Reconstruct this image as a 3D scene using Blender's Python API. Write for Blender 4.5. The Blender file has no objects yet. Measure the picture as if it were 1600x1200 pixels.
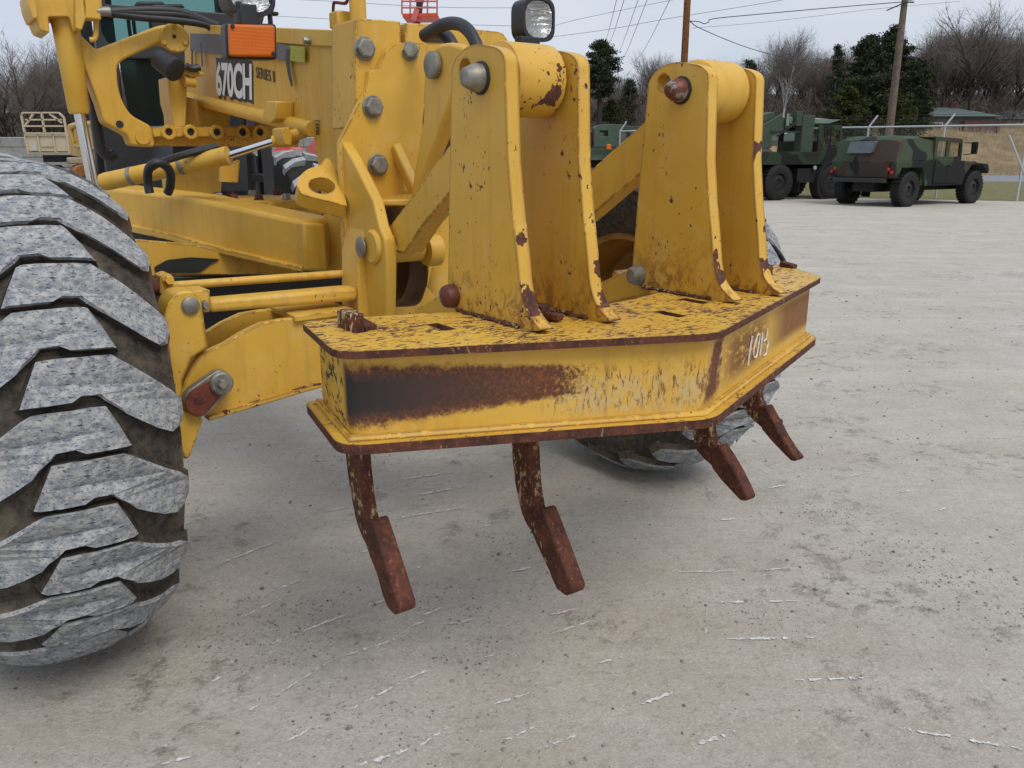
import bpy, bmesh, math, random
import numpy as np
from mathutils import Vector, Matrix
from mathutils.geometry import tessellate_polygon
R=math.radians
random.seed(7); rng=np.random.default_rng(7)
sc=bpy.context.scene; COL=sc.collection
# ---------------------------------------------------------------- camera, sky, sun, exposure
F_=1290.0; TH=math.atan(360/F_); CT,ST=math.cos(TH),math.sin(TH); CH=1.61
cd=bpy.data.cameras.new('camera'); cam=bpy.data.objects.new('camera',cd); COL.objects.link(cam)
cam.location=(0,0,CH); cam.rotation_euler=(math.pi/2-TH,0,0)
cd.sensor_width=36; cd.lens=36*F_/1600; cd.clip_end=3000; cd.clip_start=.05
sc.camera=cam
w=bpy.data.worlds.new('World'); sc.world=w; w.use_nodes=True
nt=w.node_tree; nt.nodes.clear()
SUN_EL=R(52); SUN_AZ=R(144.4)
sky=nt.nodes.new('ShaderNodeTexSky'); sky.sky_type='NISHITA'; sky.sun_disc=False
sky.sun_elevation=SUN_EL; sky.sun_rotation=SUN_AZ; sky.air_density=1; sky.dust_density=3; sky.ozone_density=1.5
hs=nt.nodes.new('ShaderNodeHueSaturation'); hs.inputs['Saturation'].default_value=.45
mx=nt.nodes.new('ShaderNodeMix'); mx.data_type='RGBA'
mx.inputs[0].default_value=.72
tc=nt.nodes.new('ShaderNodeTexCoord'); mp=nt.nodes.new('ShaderNodeMapping'); mp.inputs['Scale'].default_value=(1,1,3.5)
nz=nt.nodes.new('ShaderNodeTexNoise'); nz.inputs['Scale'].default_value=1.6; nz.inputs['Detail'].default_value=6
rp=nt.nodes.new('ShaderNodeValToRGB'); rp.color_ramp.elements[0].position=.36; rp.color_ramp.elements[1].position=.66
rp.color_ramp.elements[0].color=(5.0,5.8,7.3,1); rp.color_ramp.elements[1].color=(6.9,7.4,8.3,1)
bg=nt.nodes.new('ShaderNodeBackground'); bg.inputs[1].default_value=.105
out=nt.nodes.new('ShaderNodeOutputWorld')
L=nt.links.new
L(tc.outputs['Generated'],mp.inputs[0]); L(mp.outputs[0],nz.inputs['Vector']); L(nz.outputs[0],rp.inputs[0])
L(sky.outputs[0],hs.inputs['Color']); L(hs.outputs[0],mx.inputs[6]); L(rp.outputs[0],mx.inputs[7])
# overcast dome: brighter towards the zenith
sx=nt.nodes.new('ShaderNodeSeparateXYZ'); mr=nt.nodes.new('ShaderNodeMapRange'); mr.inputs[1].default_value=.25; mr.inputs[2].default_value=1; mr.inputs[3].default_value=1; mr.inputs[4].default_value=1.4
vm=nt.nodes.new('ShaderNodeVectorMath'); vm.operation='SCALE'
L(tc.outputs['Generated'],sx.inputs[0]); L(sx.outputs[2],mr.inputs[0]); L(mx.outputs[2],vm.inputs[0]); L(mr.outputs[0],vm.inputs['Scale'])
L(vm.outputs[0],bg.inputs[0]); L(bg.outputs[0],out.inputs[0])
sd=bpy.data.lights.new('sun','SUN'); sd.energy=1.5; sd.angle=R(25); sd.color=(1,.95,.87)
sun=bpy.data.objects.new('sun',sd); COL.objects.link(sun)
sun.rotation_euler=(math.pi/2-SUN_EL,0,math.pi-SUN_AZ)   # from behind the camera, to its right
sc.view_settings.view_transform='Standard'; sc.view_settings.look='None'
sc.view_settings.exposure=.12; sc.view_settings.gamma=1; sc.view_settings.use_curve_mapping=False

# ---------------------------------------------------------------- geometry of the place
AZ=R(54.4); U2=(math.cos(AZ),-math.sin(AZ)); V2=(math.sin(AZ),math.cos(AZ)); O2=(-.343,3.12)
def ray(x,y):
    a=x-800.; b=y-600.
    return (a,F_*CT-b*ST,-F_*ST-b*CT)
def to_local(p):
    dx=p[0]-O2[0]; dy=p[1]-O2[1]
    return Vector((dx*U2[0]+dy*U2[1], dx*V2[0]+dy*V2[1], p[2]))
CAMV=Vector((0,0,CH))
def Q(x,y,u=None,v=None,z=None,pl=None):
    """point of the machine frame (u forward, v to its left, z up) seen at x,y on the given plane; z is above hub datum"""
    r=ray(x,y)
    if z is not None:
        t=(z+.11-CH)/r[2]
    else:
        c=to_local((0,0,CH)); rl=Vector((r[0]*U2[0]+r[1]*U2[1], r[0]*V2[0]+r[1]*V2[1], r[2]))
        if pl is not None:
            (a0,b0),(a1,b1)=pl; n=Vector((b1-b0,-(a1-a0),0)); t=n.dot(Vector((a0,b0,0))-c)/n.dot(rl)
        elif u is not None: t=(u-c.x)/rl.x
        else: t=(v-c.y)/rl.y
        return c+rl*t
    return to_local((r[0]*t,r[1]*t,CH+r[2]*t))
def depth_of(p):
    x=O2[0]+p.x*U2[0]+p.y*V2[0]; y=O2[1]+p.x*U2[1]+p.y*V2[1]
    return y*CT-(p.z-CH)*ST
def pr_(p,px): return px*depth_of(p)/F_
def W(x,y,Y):
    """world point on the vertical plane at distance Y seen at x,y"""
    r=ray(x,y); t=Y/r[1]; return Vector((r[0]*t,Y,CH+r[2]*t))
def G(x,y,z=0):
    r=ray(x,y); t=(z-CH)/r[2]; return Vector((r[0]*t,r[1]*t,z))

# ---------------------------------------------------------------- node helpers and materials
class NT:
    def __init__(s,name):
        s.m=bpy.data.materials.new(name); s.m.use_nodes=True; s.t=s.m.node_tree; s.t.nodes.clear()
        s.o=s.n('ShaderNodeOutputMaterial'); s.b=s.n('ShaderNodeBsdfPrincipled'); s.l(s.b.outputs[0],s.o.inputs[0])
    def n(s,ty,**k):
        x=s.t.nodes.new(ty)
        for a,b in k.items(): setattr(x,a,b)
        return x
    def l(s,a,b): s.t.links.new(a,b)
    def put(s,sock,v):
        if isinstance(v,bpy.types.NodeSocket): s.l(v,sock)
        elif v is not None: sock.default_value=v
    def M(s,op,a,b=None,c=None,clamp=False):
        x=s.n('ShaderNodeMath',operation=op); x.use_clamp=clamp
        s.put(x.inputs[0],a)
        if b is not None: s.put(x.inputs[1],b)
        if c is not None: s.put(x.inputs[2],c)
        return x.outputs[0]
    def ss(s,v,a,b):
        x=s.n('ShaderNodeMapRange'); x.interpolation_type='SMOOTHSTEP'
        s.put(x.inputs[0],v); x.inputs[1].default_value=a; x.inputs[2].default_value=b
        return x.outputs[0]
    def mix(s,f,a,b):
        x=s.n('ShaderNodeMix'); x.data_type='RGBA'
        s.put(x.inputs[0],f)
        for i,v in ((6,a),(7,b)):
            if isinstance(v,tuple): v=tuple(v)+(1,)*(4-len(v))
            s.put(x.inputs[i],v)
        return x.outputs[2]
    def coord(s,kind='Object',scale=None,rot=None,loc=None):
        x=s.n('ShaderNodeTexCoord').outputs[kind]
        if scale or rot or loc:
            m=s.n('ShaderNodeMapping'); s.l(x,m.inputs[0])
            if scale: m.inputs['Scale'].default_value=scale
            if rot: m.inputs['Rotation'].default_value=rot
            if loc: m.inputs['Location'].default_value=loc
            x=m.outputs[0]
        return x
    def noise(s,co,sc_,det=4,rough=.55,dist=0):
        x=s.n('ShaderNodeTexNoise'); s.l(co,x.inputs['Vector']); x.inputs['Scale'].default_value=sc_
        x.inputs['Detail'].default_value=det; x.inputs['Roughness'].default_value=rough; x.inputs['Distortion'].default_value=dist
        return x.outputs[0]
    def bump(s,h,st=.3,d=.01):
        x=s.n('ShaderNodeBump'); x.inputs['Strength'].default_value=st; x.inputs['Distance'].default_value=d
        s.put(x.inputs['Height'],h); s.l(x.outputs[0],s.b.inputs['Normal'])
    def fin(s,col=None,rough=None,metal=None,spec=None):
        i=s.b.inputs
        if col is not None: s.put(i['Base Color'],tuple(col)+(1,)*(4-len(col)) if isinstance(col,tuple) else col)
        if rough is not None: s.put(i['Roughness'],rough)
        if metal is not None: s.put(i['Metallic'],metal)
        if spec is not None: s.put(i['Specular IOR Level'],spec)
        return s.m
RUST_D=(.052,.020,.015); RUST_M=(.115,.038,.022); RUST_O=(.33,.12,.028)
YA=(.64,.385,.058); YB=(.56,.315,.034)
def rustcol(t,co,sc_=30):
    a=t.noise(co,sc_,6,.65); b=t.noise(co,sc_*4,4,.6)
    c=t.mix(t.ss(a,.35,.65),RUST_D,RUST_M)
    return t.mix(t.M('MULTIPLY',t.ss(b,.55,.75),.6),c,RUST_O)
def yellow(name,chip=.62,edge=.55,streak=False,region=None,warm=0.):
    t=NT(name); co=t.coord()
    big=t.noise(co,2.3,5,.6); med=t.noise(co,11,5,.6)
    cs=t.coord(scale=(22,22,1.6)); st=t.noise(cs,1,4,.6)
    base=t.mix(t.ss(big,.3,.7),YA,YB)
    base=t.mix(t.M('MULTIPLY',t.ss(st,.5,.75),.34),base,(.33,.19,.05))
    base=t.mix(t.M('MULTIPLY',t.ss(med,.5,.75),.34),base,(.64,.44,.16))
    if streak: cc=t.coord(scale=(95,38,95)); cn=t.noise(cc,1,5,.72,.4)
    else: cc=t.coord(scale=(70,70,50)); cn=t.noise(cc,1,5,.6,.3)
    mod=t.noise(co,5.5,3,.6)
    v=t.M('ADD',cn,t.M('MULTIPLY',t.M('SUBTRACT',mod,.5),.42 if not streak else .34))
    m=t.ss(v,chip,chip+.035)
    # worn edges
    if edge<1.5:
        bv=t.n('ShaderNodeBevel',samples=2); bv.inputs['Radius'].default_value=.011
        ge=t.n('ShaderNodeNewGeometry')
        dt=t.n('ShaderNodeVectorMath',operation='DOT_PRODUCT'); t.l(bv.outputs[0],dt.inputs[0]); t.l(ge.outputs['Normal'],dt.inputs[1])
        em=t.M('SUBTRACT',1.,dt.outputs['Value'])
        en=t.noise(co,34,5,.7); en2=t.noise(co,4.5,2,.5)
        ev=t.M('MULTIPLY',em,t.ss(t.M('ADD',en,t.M('MULTIPLY',t.M('SUBTRACT',en2,.5),.7)),edge,edge+.1))
        m=t.M('MAXIMUM',m,t.ss(ev,.03,.07))
    rc=rustcol(t,co)
    # faint rust stain halo low on the parts
    if region:
        base,m,extra=region(t,base,m,co,rc)
        if extra is not None: rc=extra
    col=t.mix(m,base,rc)
    t.bump(t.M('ADD',t.M('MULTIPLY',m,-1.),t.M('MULTIPLY',t.noise(co,160,3,.6),.25)),.35,.0015)
    return t.fin(col,t.M('ADD',t.M('MULTIPLY',m,.4),t.M('ADD',.38,t.M('MULTIPLY',med,.16))),0,.45)
def rusty(name,bits=0.,dark=1.):
    t=NT(name); co=t.coord(); rc=rustcol(t,co,22)
    n=t.noise(t.coord(scale=(1,1,.5)),75,5,.7); g=t.noise(co,6,3)
    m=t.ss(t.M('ADD',n,t.M('MULTIPLY',t.M('SUBTRACT',g,.5),.5)),.66-bits*.2,.72-bits*.2)
    col=t.mix(t.M('MULTIPLY',m,min(1,.3+bits)),rc,(.42,.33,.17) if bits>0 else (.30,.20,.10))
    t.bump(t.noise(co,120,5,.7),.5,.002)
    return t.fin(col,.8,.0,.3)
def flat(name,col,rough=.5,metal=0,var=.25,sc_=20,bump=.1,spec=.5):
    t=NT(name); co=t.coord(); n=t.noise(co,sc_,5,.6)
    d=tuple(c*(1-var) for c in col)
    t.bump(n,bump,.003)
    return t.fin(t.mix(t.ss(n,.3,.7),d,col),rough,metal,spec)
def web_region(t,base,m,co,rc):
    s=t.n('ShaderNodeSeparateXYZ'); t.l(co,s.inputs[0]); Y=s.outputs[1]; Z=s.outputs[2]
    n=t.noise(co,26,6,.7); nf=t.noise(co,95,5,.75)
    nn=t.M('ADD',t.M('MULTIPLY',n,.75),t.M('MULTIPLY',nf,.55))
    tt=t.M('DIVIDE',t.M('ADD',Y,.83),.56)
    h=t.M('SUBTRACT',.090,t.M('MULTIPLY',tt,.050))
    zc=t.M('ADD',1.068,t.M('MULTIPLY',tt,.014))
    d=t.M('DIVIDE',t.M('ABSOLUTE',t.M('SUBTRACT',Z,zc)),h); frontm=t.ss(s.outputs[0],.97,1.02)
    k=t.M('ADD',d,t.M('MULTIPLY',t.M('SUBTRACT',nn,.65),.7))
    ka=t.ss(k,1.05,.72)
    endf=t.ss(t.M('ADD',tt,t.M('MULTIPLY',t.M('SUBTRACT',nf,.5),.55)),1.06,.90)
    pa=t.M('MULTIPLY',frontm,t.M('MULTIPLY',ka,endf))
    endr=t.M('MULTIPLY',t.M('SUBTRACT',1.,frontm),t.M('MULTIPLY',t.ss(Y,-.70,-.74),t.ss(t.noise(t.coord(scale=(22,22,30),rot=(0,R(50),0)),1,6,.7,.6),.50,.60)))
    pa=t.M('MAXIMUM',pa,endr)
    # scuffed primer and scratches in the middle
    sn=t.noise(t.coord(scale=(85,85,26),rot=(R(35),0,0)),1,6,.75,.8)
    pr=t.M('MULTIPLY',t.ss(t.M('ABSOLUTE',t.M('SUBTRACT',Z,1.035)),.065,.02),t.ss(t.M('ABSOLUTE',t.M('SUBTRACT',Y,-.13)),.26,.12))
    prm=t.M('MULTIPLY',pr,t.ss(t.noise(co,28,5,.7),.42,.56))
    base=t.mix(t.M('MULTIPLY',prm,.45),base,(.47,.42,.28))
    pr2=t.M('MULTIPLY',t.ss(t.M('ABSOLUTE',t.M('SUBTRACT',Z,1.055)),.085,.02),t.ss(t.M('ABSOLUTE',t.M('SUBTRACT',Y,-.12)),.30,.18))
    sm=t.M('MULTIPLY',pr2,t.ss(sn,.51,.60))
    # rust at the bend and the far half
    bn=t.M('ADD',t.M('ABSOLUTE',t.M('SUBTRACT',Y,t.M('ADD',.10,t.M('MULTIPLY',t.M('SUBTRACT',Z,1.07),.3)))),t.M('MULTIPLY',t.M('SUBTRACT',n,.5),.14))
    pb=t.M('MULTIPLY',t.ss(bn,.055,.025),t.ss(t.M('ABSOLUTE',t.M('SUBTRACT',Z,1.07)),.10,.06))
    fs=t.noise(t.coord(scale=(16,16,50),rot=(R(-40),0,0)),1,6,.7,.5)
    reg=t.M('MULTIPLY',t.ss(Y,.50,.78),t.M('MULTIPLY',t.ss(Z,.995,1.035),t.ss(Z,1.16,1.12)))
    reg2=t.M('MULTIPLY',t.ss(t.M('ABSOLUTE',t.M('SUBTRACT',Y,.36)),.27,.08),t.ss(t.M('ABSOLUTE',t.M('SUBTRACT',Z,1.07)),.09,.03))
    pc=t.M('MAXIMUM',t.M('MULTIPLY',reg,t.ss(fs,.24,.36)),t.M('MULTIPLY',reg2,t.ss(fs,.38,.50)))
    al=t.M('MAXIMUM',t.M('MAXIMUM',pa,pb),t.M('MULTIPLY',t.M('MAXIMUM',pc,sm),.85))
    rc2=t.mix(t.ss(nf,.42,.68),(.105,.038,.020),(.23,.080,.024))
    core=t.M('MULTIPLY',t.ss(k,.92,.40),t.ss(tt,.95,.22))
    rc2=t.mix(core,rc2,(.045,.028,.024))
    dk=t.M('MULTIPLY',t.ss(k,.65,.3),t.ss(tt,.34,.10))
    rc2=t.mix(dk,rc2,(.024,.019,.018))
    return base,t.M('MAXIMUM',m,al),rc2
def tower_region(t,base,m,co,rc):
    s=t.n('ShaderNodeSeparateXYZ'); t.l(co,s.inputs[0]); Z=s.outputs[2]
    n=t.noise(t.coord(scale=(30,30,22)),1,6,.72,.8); g=t.noise(co,6,3,.6)
    low=t.ss(Z,1.42,1.2)
    k=t.M('MULTIPLY',low,t.ss(t.M('ADD',n,t.M('MULTIPLY',t.M('SUBTRACT',g,.5),.6)),.52,.62))
    base=t.mix(t.M('MULTIPLY',k,.62),base,(.30,.13,.03))
    base=t.mix(t.M('MULTIPLY',t.ss(Z,1.30,1.19),t.M('MULTIPLY',t.ss(n,.45,.6),.7)),base,(.22,.08,.022))
    return base,m,None
def bigrust(t,base,m,co,rc):   # large flakes on the front edges
    n=t.noise(co,10,4,.6); s=t.n('ShaderNodeSeparateXYZ'); t.l(co,s.inputs[0]); Z=s.outputs[2]
    f=t.ss(t.M('ADD',n,t.M('MULTIPLY',t.ss(Z,1.5,1.2),.13)),.62,.635)
    return base,t.M('MAXIMUM',m,f),None
MT={}
MT['yel']=yellow('yellow_paint',.68,.45)
MT['lip']=yellow('yellow_paint_chipped_lip',.615,.42)
MT['yel_clean']=yellow('yellow_paint_frame',.72,2)
MT['tower']=yellow('yellow_paint_tower',.665,.36,region=tower_region)
MT['edge']=yellow('yellow_paint_flaked_edge',.65,.34,region=bigrust)
MT['flange']=yellow('yellow_paint_flaking_flange',.53,.25,streak=True)
MT['web']=yellow('yellow_paint_rusted_web',.74,.5,region=web_region)
MT['rimpaint']=flat('shaded_orange_yellow_rim',(.40,.20,.03),.6,0,.4,8)  # rim yellow darkened so the colour carries the shade inside the wheel
def pinmat(name,a,c2,thr):
    t=NT(name); co=t.coord(); n=t.noise(co,14,5,.65); t.bump(n,.15,.002)
    return t.fin(t.mix(t.ss(n,thr,thr+.04),a,c2),.5,.3)
MT['pin_rust']=pinmat('pin_half_rusted',(.27,.26,.22),(.13,.040,.026),.44)
MT['rust']=rusty('rusted_steel',0.); MT['rust_bits']=rusty('rusted_steel_paint_left',.60)
MT['rust_edge']=rusty('rusted_cut_edge',.12)
MT['steel']=flat('weathered_zinc',(.30,.29,.25),.5,.55,.35,40,.15)
MT['chrome']=flat('chrome_rod',(.75,.76,.78),.16,1,.1,30,.02)
MT['black']=flat('black_rubber_hose',(.022,.023,.026),.5,0,.3,40)
MT['blackp']=flat('black_plastic',(.018,.018,.02),.42,0,.3,40)
MT['dark']=flat('dark_painted_steel',(.02,.021,.022),.5,0,.4,9)
MT['greyd']=flat('grey_stripe_decal',(.12,.115,.12),.5,0,.15,10,.02)
MT['green_d']=flat('green_stripe_decal',(.34,.33,.03),.5,0,.15,10,.02)
MT['white']=flat('white_print',(.75,.75,.74),.5,0,.1,30,.02)
MT['ink']=flat('black_print',(.035,.032,.04),.5,0,.2,30,.02)
MT['brownink']=flat('brown_print',(.10,.055,.04),.6,0,.2,30,.02)
MT['redrust']=flat('red_primer_rust',(.17,.035,.018),.75,0,.5,30,.3)
MT['tan']=flat('tan_truck_paint',(.44,.37,.25),.6,0,.12,5)
MT['rustyellow']=flat('rust_stained_yellow',(.38,.15,.03),.7,0,.4,6)
MT['shaded_grimy_yellow']=flat('shaded_grimy_brown_yellow',(.16,.075,.025),.8,0,.45,9)  # shade of the nose recesses painted into the colour, along with grime
MT['chalk']=flat('white_chalk',(.75,.72,.68),.9,0,.3,90,.1)
def tread_mat(name,lug=True):
    t=NT(name); co=t.coord()
    a=t.noise(t.coord(scale=(1,1.0,1)),36,6,.75); b=t.noise(t.coord(scale=(150,60,150)),1,4,.7); c=t.noise(co,6,4,.6)
    if lug:
        col=t.mix(t.ss(a,.38,.62),(.205,.22,.24),(.40,.40,.385))
        b2=t.noise(t.coord(scale=(95,42,95),loc=(3,3,3)),1,6,.8)
        col=t.mix(t.M('MULTIPLY',t.ss(t.M('ADD',b2,t.M('MULTIPLY',t.M('SUBTRACT',c,.5),.25)),.50,.62),.8),col,(.12,.135,.165))
        col=t.mix(t.M('MULTIPLY',t.ss(b,.56,.64),.9),col,(.04,.05,.075))
        col=t.mix(t.M('MULTIPLY',t.ss(c,.55,.7),.4),col,(.42,.41,.38))
    else:
        col=t.mix(t.ss(a,.35,.6),(.030,.026,.022),(.075,.062,.05))
        col=t.mix(t.M('MULTIPLY',t.ss(c,.5,.68),.7),col,(.17,.14,.10))
        col=t.mix(t.M('MULTIPLY',t.ss(b,.6,.7),.5),col,(.22,.16,.07))
    t.bump(t.M('ADD',a,t.M('MULTIPLY',b,.6)),.45,.004)
    return t.fin(col,.85,0,.25)
MT['lug']=tread_mat('dusty_tread_rubber'); MT['groove']=tread_mat('muddy_groove_rubber',False)
MT['rubber']=flat('black_tyre_rubber',(.020,.019,.018),.75,0,.4,14,.2,.3)
MT['pale_lug']=flat('pale_worn_lug',(.42,.43,.43),.8,0,.3,30,.2)
def glass(name,tint,rough=.03,op=.25):
    t=NT(name); tr=t.n('ShaderNodeBsdfTransparent'); tr.inputs[0].default_value=tuple(tint)+(1,)
    t.fin((.02,.03,.03),rough,0,.5); mxs=t.n('ShaderNodeMixShader'); mxs.inputs[0].default_value=op
    t.l(tr.outputs[0],mxs.inputs[1]); t.l(t.b.outputs[0],mxs.inputs[2]); t.l(mxs.outputs[0],t.o.inputs[0]); return t.m
MT['teal']=glass('teal_tinted_glass',(.46,.66,.63),.05,.15)
MT['darkglass']=glass('dark_cab_glass',(.22,.30,.28),.05,.45)
MT['clearw']=glass('clear_side_glass',(.85,.83,.76),.05,.06)
MT['grayglass']=flat('dusty_window',(.10,.12,.13),.2,0,.2,6,.02)

# ---------------------------------------------------------------- mesh helpers
def fin_mesh(name,verts,faces,mat,parent=None,smooth=None,bevel=0,seg=2,recalc=True):
    me=bpy.data.meshes.new(name); me.from_pydata([tuple(v) for v in verts],[],faces)
    if recalc:
        bm=bmesh.new(); bm.from_mesh(me); bmesh.ops.recalc_face_normals(bm,faces=bm.faces); bm.to_mesh(me); bm.free()
    mats=mat if isinstance(mat,(list,tuple)) else [mat]
    for m in mats: me.materials.append(MT[m] if isinstance(m,str) else m)
    o=bpy.data.objects.new(name,me); COL.objects.link(o)
    if parent: o.parent=parent
    if smooth:
        me.polygons.foreach_set('use_smooth',[True]*len(me.polygons))
        try: me.set_sharp_from_angle(angle=R(smooth))
        except Exception: pass
    if bevel:
        b=o.modifiers.new('bevel','BEVEL'); b.width=bevel; b.segments=seg; b.limit_method='ANGLE'; b.angle_limit=R(35)
        b.use_clamp_overlap=True; b.harden_normals=False
    return o
class MB:
    def __init__(s): s.v=[]; s.f=[]; s.mi=[]; s.cur=0
    def _add(s,vs,fs):
        k=len(s.v); s.v+= [Vector(p) for p in vs]; s.f+=[tuple(i+k for i in f) for f in fs]; s.mi+=[s.cur]*len(fs)
    def mat(s,i): s.cur=i; return s
    def loft(s,outer,off,holes=()):
        """outer: list of 3D points (planar), off: extrusion Vector"""
        off=Vector(off); rings=[list(outer)]+[list(h) for h in holes]
        allp=[p for r in rings for p in r]; n=len(allp)
        if len(rings)==1: tris=None
        else: tris=tessellate_polygon([[Vector(p) for p in r] for r in rings])
        vs=[Vector(p) for p in allp]+[Vector(p)+off for p in allp]; fs=[]
        if tris is None: fs+= [tuple(range(n)),tuple(range(2*n-1,n-1,-1))]
        else:
            for t in tris: fs+=[tuple(t),tuple(i+n for i in reversed(t))]
        k=0
        for r in rings:
            m=len(r)
            for i in range(m): a=k+i; b=k+(i+1)%m; fs.append((a,b,b+n,a+n))
            k+=m
        s._add(vs,fs); return s
    def box(s,c,size,rot=0,rx=0,ry=0):
        c=Vector(c); h=[x/2 for x in size]; mt=Matrix.Rotation(rot,3,'Z')@Matrix.Rotation(ry,3,'Y')@Matrix.Rotation(rx,3,'X')
        vs=[c+mt@Vector((i*h[0],j*h[1],k*h[2])) for i in(-1,1) for j in(-1,1) for k in(-1,1)]
        s._add(vs,[(0,1,3,2),(4,6,7,5),(0,4,5,1),(2,3,7,6),(0,2,6,4),(1,5,7,3)]); return s
    def beam(s,a,b,w_,h_,up=(0,0,1)):
        a=Vector(a); b=Vector(b); d=(b-a).normalized(); up=Vector(up); sd_=d.cross(up)
        if sd_.length<1e-4: sd_=d.cross(Vector((1,0,0)))
        sd_.normalize(); u_=sd_.cross(d)
        o_=[sd_*w_/2+u_*h_/2,-sd_*w_/2+u_*h_/2,-sd_*w_/2-u_*h_/2,sd_*w_/2-u_*h_/2]
        s.loft([a+q for q in o_],b-a); return s
    def lathe(s,a,ax,prof,n=20,caps=True):
        """prof: list of (r,h) along ax from a"""
        a=Vector(a); ax=Vector(ax).normalized(); t=Vector((0,0,1)) if abs(ax.z)<.9 else Vector((1,0,0))
        e1=ax.cross(t).normalized(); e2=ax.cross(e1)
        vs=[]; 
        for r,h in prof:
            for i in range(n):
                q=2*math.pi*i/n; vs.append(a+ax*h+(e1*math.cos(q)+e2*math.sin(q))*r)
        fs=[]
        for j in range(len(prof)-1):
            for i in range(n): fs.append((j*n+i,j*n+(i+1)%n,(j+1)*n+(i+1)%n,(j+1)*n+i))
        if caps:
            fs.append(tuple(range(n))); k=(len(prof)-1)*n; fs.append(tuple(range(k+n-1,k-1,-1)))
        s._add(vs,fs); return s
    def cyl(s,a,b,r,n=20,r1=None,ch=0):
        a=Vector(a); b=Vector(b); Ld=(b-a).length; r1=r if r1 is None else r1
        p=[(r-ch,0),(r,ch),(r1,Ld-ch),(r1-ch,Ld)] if ch else [(r,0),(r1,Ld)]
        return s.lathe(a,b-a,p,n)
    def ring(s,a,ax,ro,ri,h,n=20):
        return s.lathe(a,ax,[(ri,0),(ro,0),(ro,h),(ri,h),(ri,0)],n,False)
    def tube(s,pts,r,n=8,sm=4):
        P=[Vector(p) for p in pts]
        if sm>1 and len(P)>2:
            q=[]; 
            for i in range(len(P)-1):
                p0=P[max(i-1,0)];p1=P[i];p2=P[i+1];p3=P[min(i+2,len(P)-1)]
                for k in range(sm):
                    t=k/sm; q.append(.5*((2*p1)+(p2-p0)*t+(2*p0-5*p1+4*p2-p3)*t*t+(3*p1-p0-3*p2+p3)*t**3))
            q.append(P[-1]); P=q
        rr=r if isinstance(r,(list,tuple)) else None
        vs=[]; nrm=None
        for i,p in enumerate(P):
            d=(P[min(i+1,len(P)-1)]-P[max(i-1,0)]).normalized()
            if nrm is None:
                t=Vector((0,0,1)) if abs(d.z)<.9 else Vector((1,0,0)); nrm=d.cross(t).normalized()
            nrm=(nrm-d*nrm.dot(d)).normalized(); bn=d.cross(nrm)
            ri=r if rr is None else rr[0]+(rr[1]-rr[0])*i/(len(P)-1)
            for k in range(n):
                a=2*math.pi*k/n; vs.append(p+(nrm*math.cos(a)+bn*math.sin(a))*ri)
        fs=[]
        for i in range(len(P)-1):
            for k in range(n): fs.append((i*n+k,i*n+(k+1)%n,(i+1)*n+(k+1)%n,(i+1)*n+k))
        fs+= [tuple(range(n)),tuple(range(len(vs)-1,len(vs)-n-1,-1))]
        s._add(vs,fs); return s
    def build(s,name,mat,parent=None,smooth=40,bevel=0,seg=2):
        o=fin_mesh(name,s.v,s.f,mat,parent,None,bevel,seg)
        if isinstance(mat,(list,tuple)): o.data.polygons.foreach_set('material_index',s.mi)
        if smooth:
            o.data.polygons.foreach_set('use_smooth',[True]*len(o.data.polygons)); o.data.set_sharp_from_angle(angle=R(smooth))
        return o
def rnd(pts,spec,n=5):
    """round 2D corners; spec {index: radius}"""
    out=[]; m=len(pts)
    for i,p in enumerate(pts):
        r=spec.get(i,0) if isinstance(spec,dict) else spec
        if not r: out.append(p); continue
        a=Vector(pts[i-1]); b=Vector(p); c=Vector(pts[(i+1)%m])
        d1=(a-b); d2=(c-b); r1=min(r,d1.length*.48,d2.length*.48)
        s_=b+d1.normalized()*r1; e_=b+d2.normalized()*r1
        for k in range(n+1):
            t=k/n; q=(1-t)**2*s_+2*t*(1-t)*b+t*t*e_; out.append((q.x,q.y))
    return out
def ell(cx,cy,rx,ry,n=20): return [(cx+rx*math.cos(2*math.pi*i/n),cy+ry*math.sin(2*math.pi*i/n)) for i in range(n)]
def px_v(pts,v): return [Q(x,y,v=v) for x,y in pts]
def px_u(pts,u): return [Q(x,y,u=u) for x,y in pts]
def px_z(pts,z): return [Q(x,y,z=z) for x,y in pts]
def slab_v(mb,pts,v0,v1,holes=()): return mb.loft(px_v(pts,v0),(0,v1-v0,0),[px_v(h,v0) for h in holes])
def slab_u(mb,pts,u0,u1,holes=()): return mb.loft(px_u(pts,u0),(u1-u0,0,0),[px_u(h,u0) for h in holes])
def slab_z(mb,pts,z0,z1,holes=()): return mb.loft(px_z(pts,z0),(0,0,z1-z0),[px_z(h,z0) for h in holes])
def tag(o,label=None,cat=None,group=None,kind=None):
    if label: o['label']=label
    if cat: o['category']=cat
    if group: o['group']=group
    if kind: o['kind']=kind
    return o
def thing(name,label,cat,loc=(0,0,0),rz=0,group=None):
    o=bpy.data.objects.new(name,None); COL.objects.link(o); o.location=loc; o.rotation_euler=(0,0,rz)
    o.empty_display_size=.1
    return tag(o,label,cat,group)
def kids(o): return list(o.children)
def copy_tree(o,parent=None):
    c=o.copy(); COL.objects.link(c)
    if parent: c.parent=parent
    for ch in kids(o): copy_tree(ch,c)
    return c
D=.11

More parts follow.
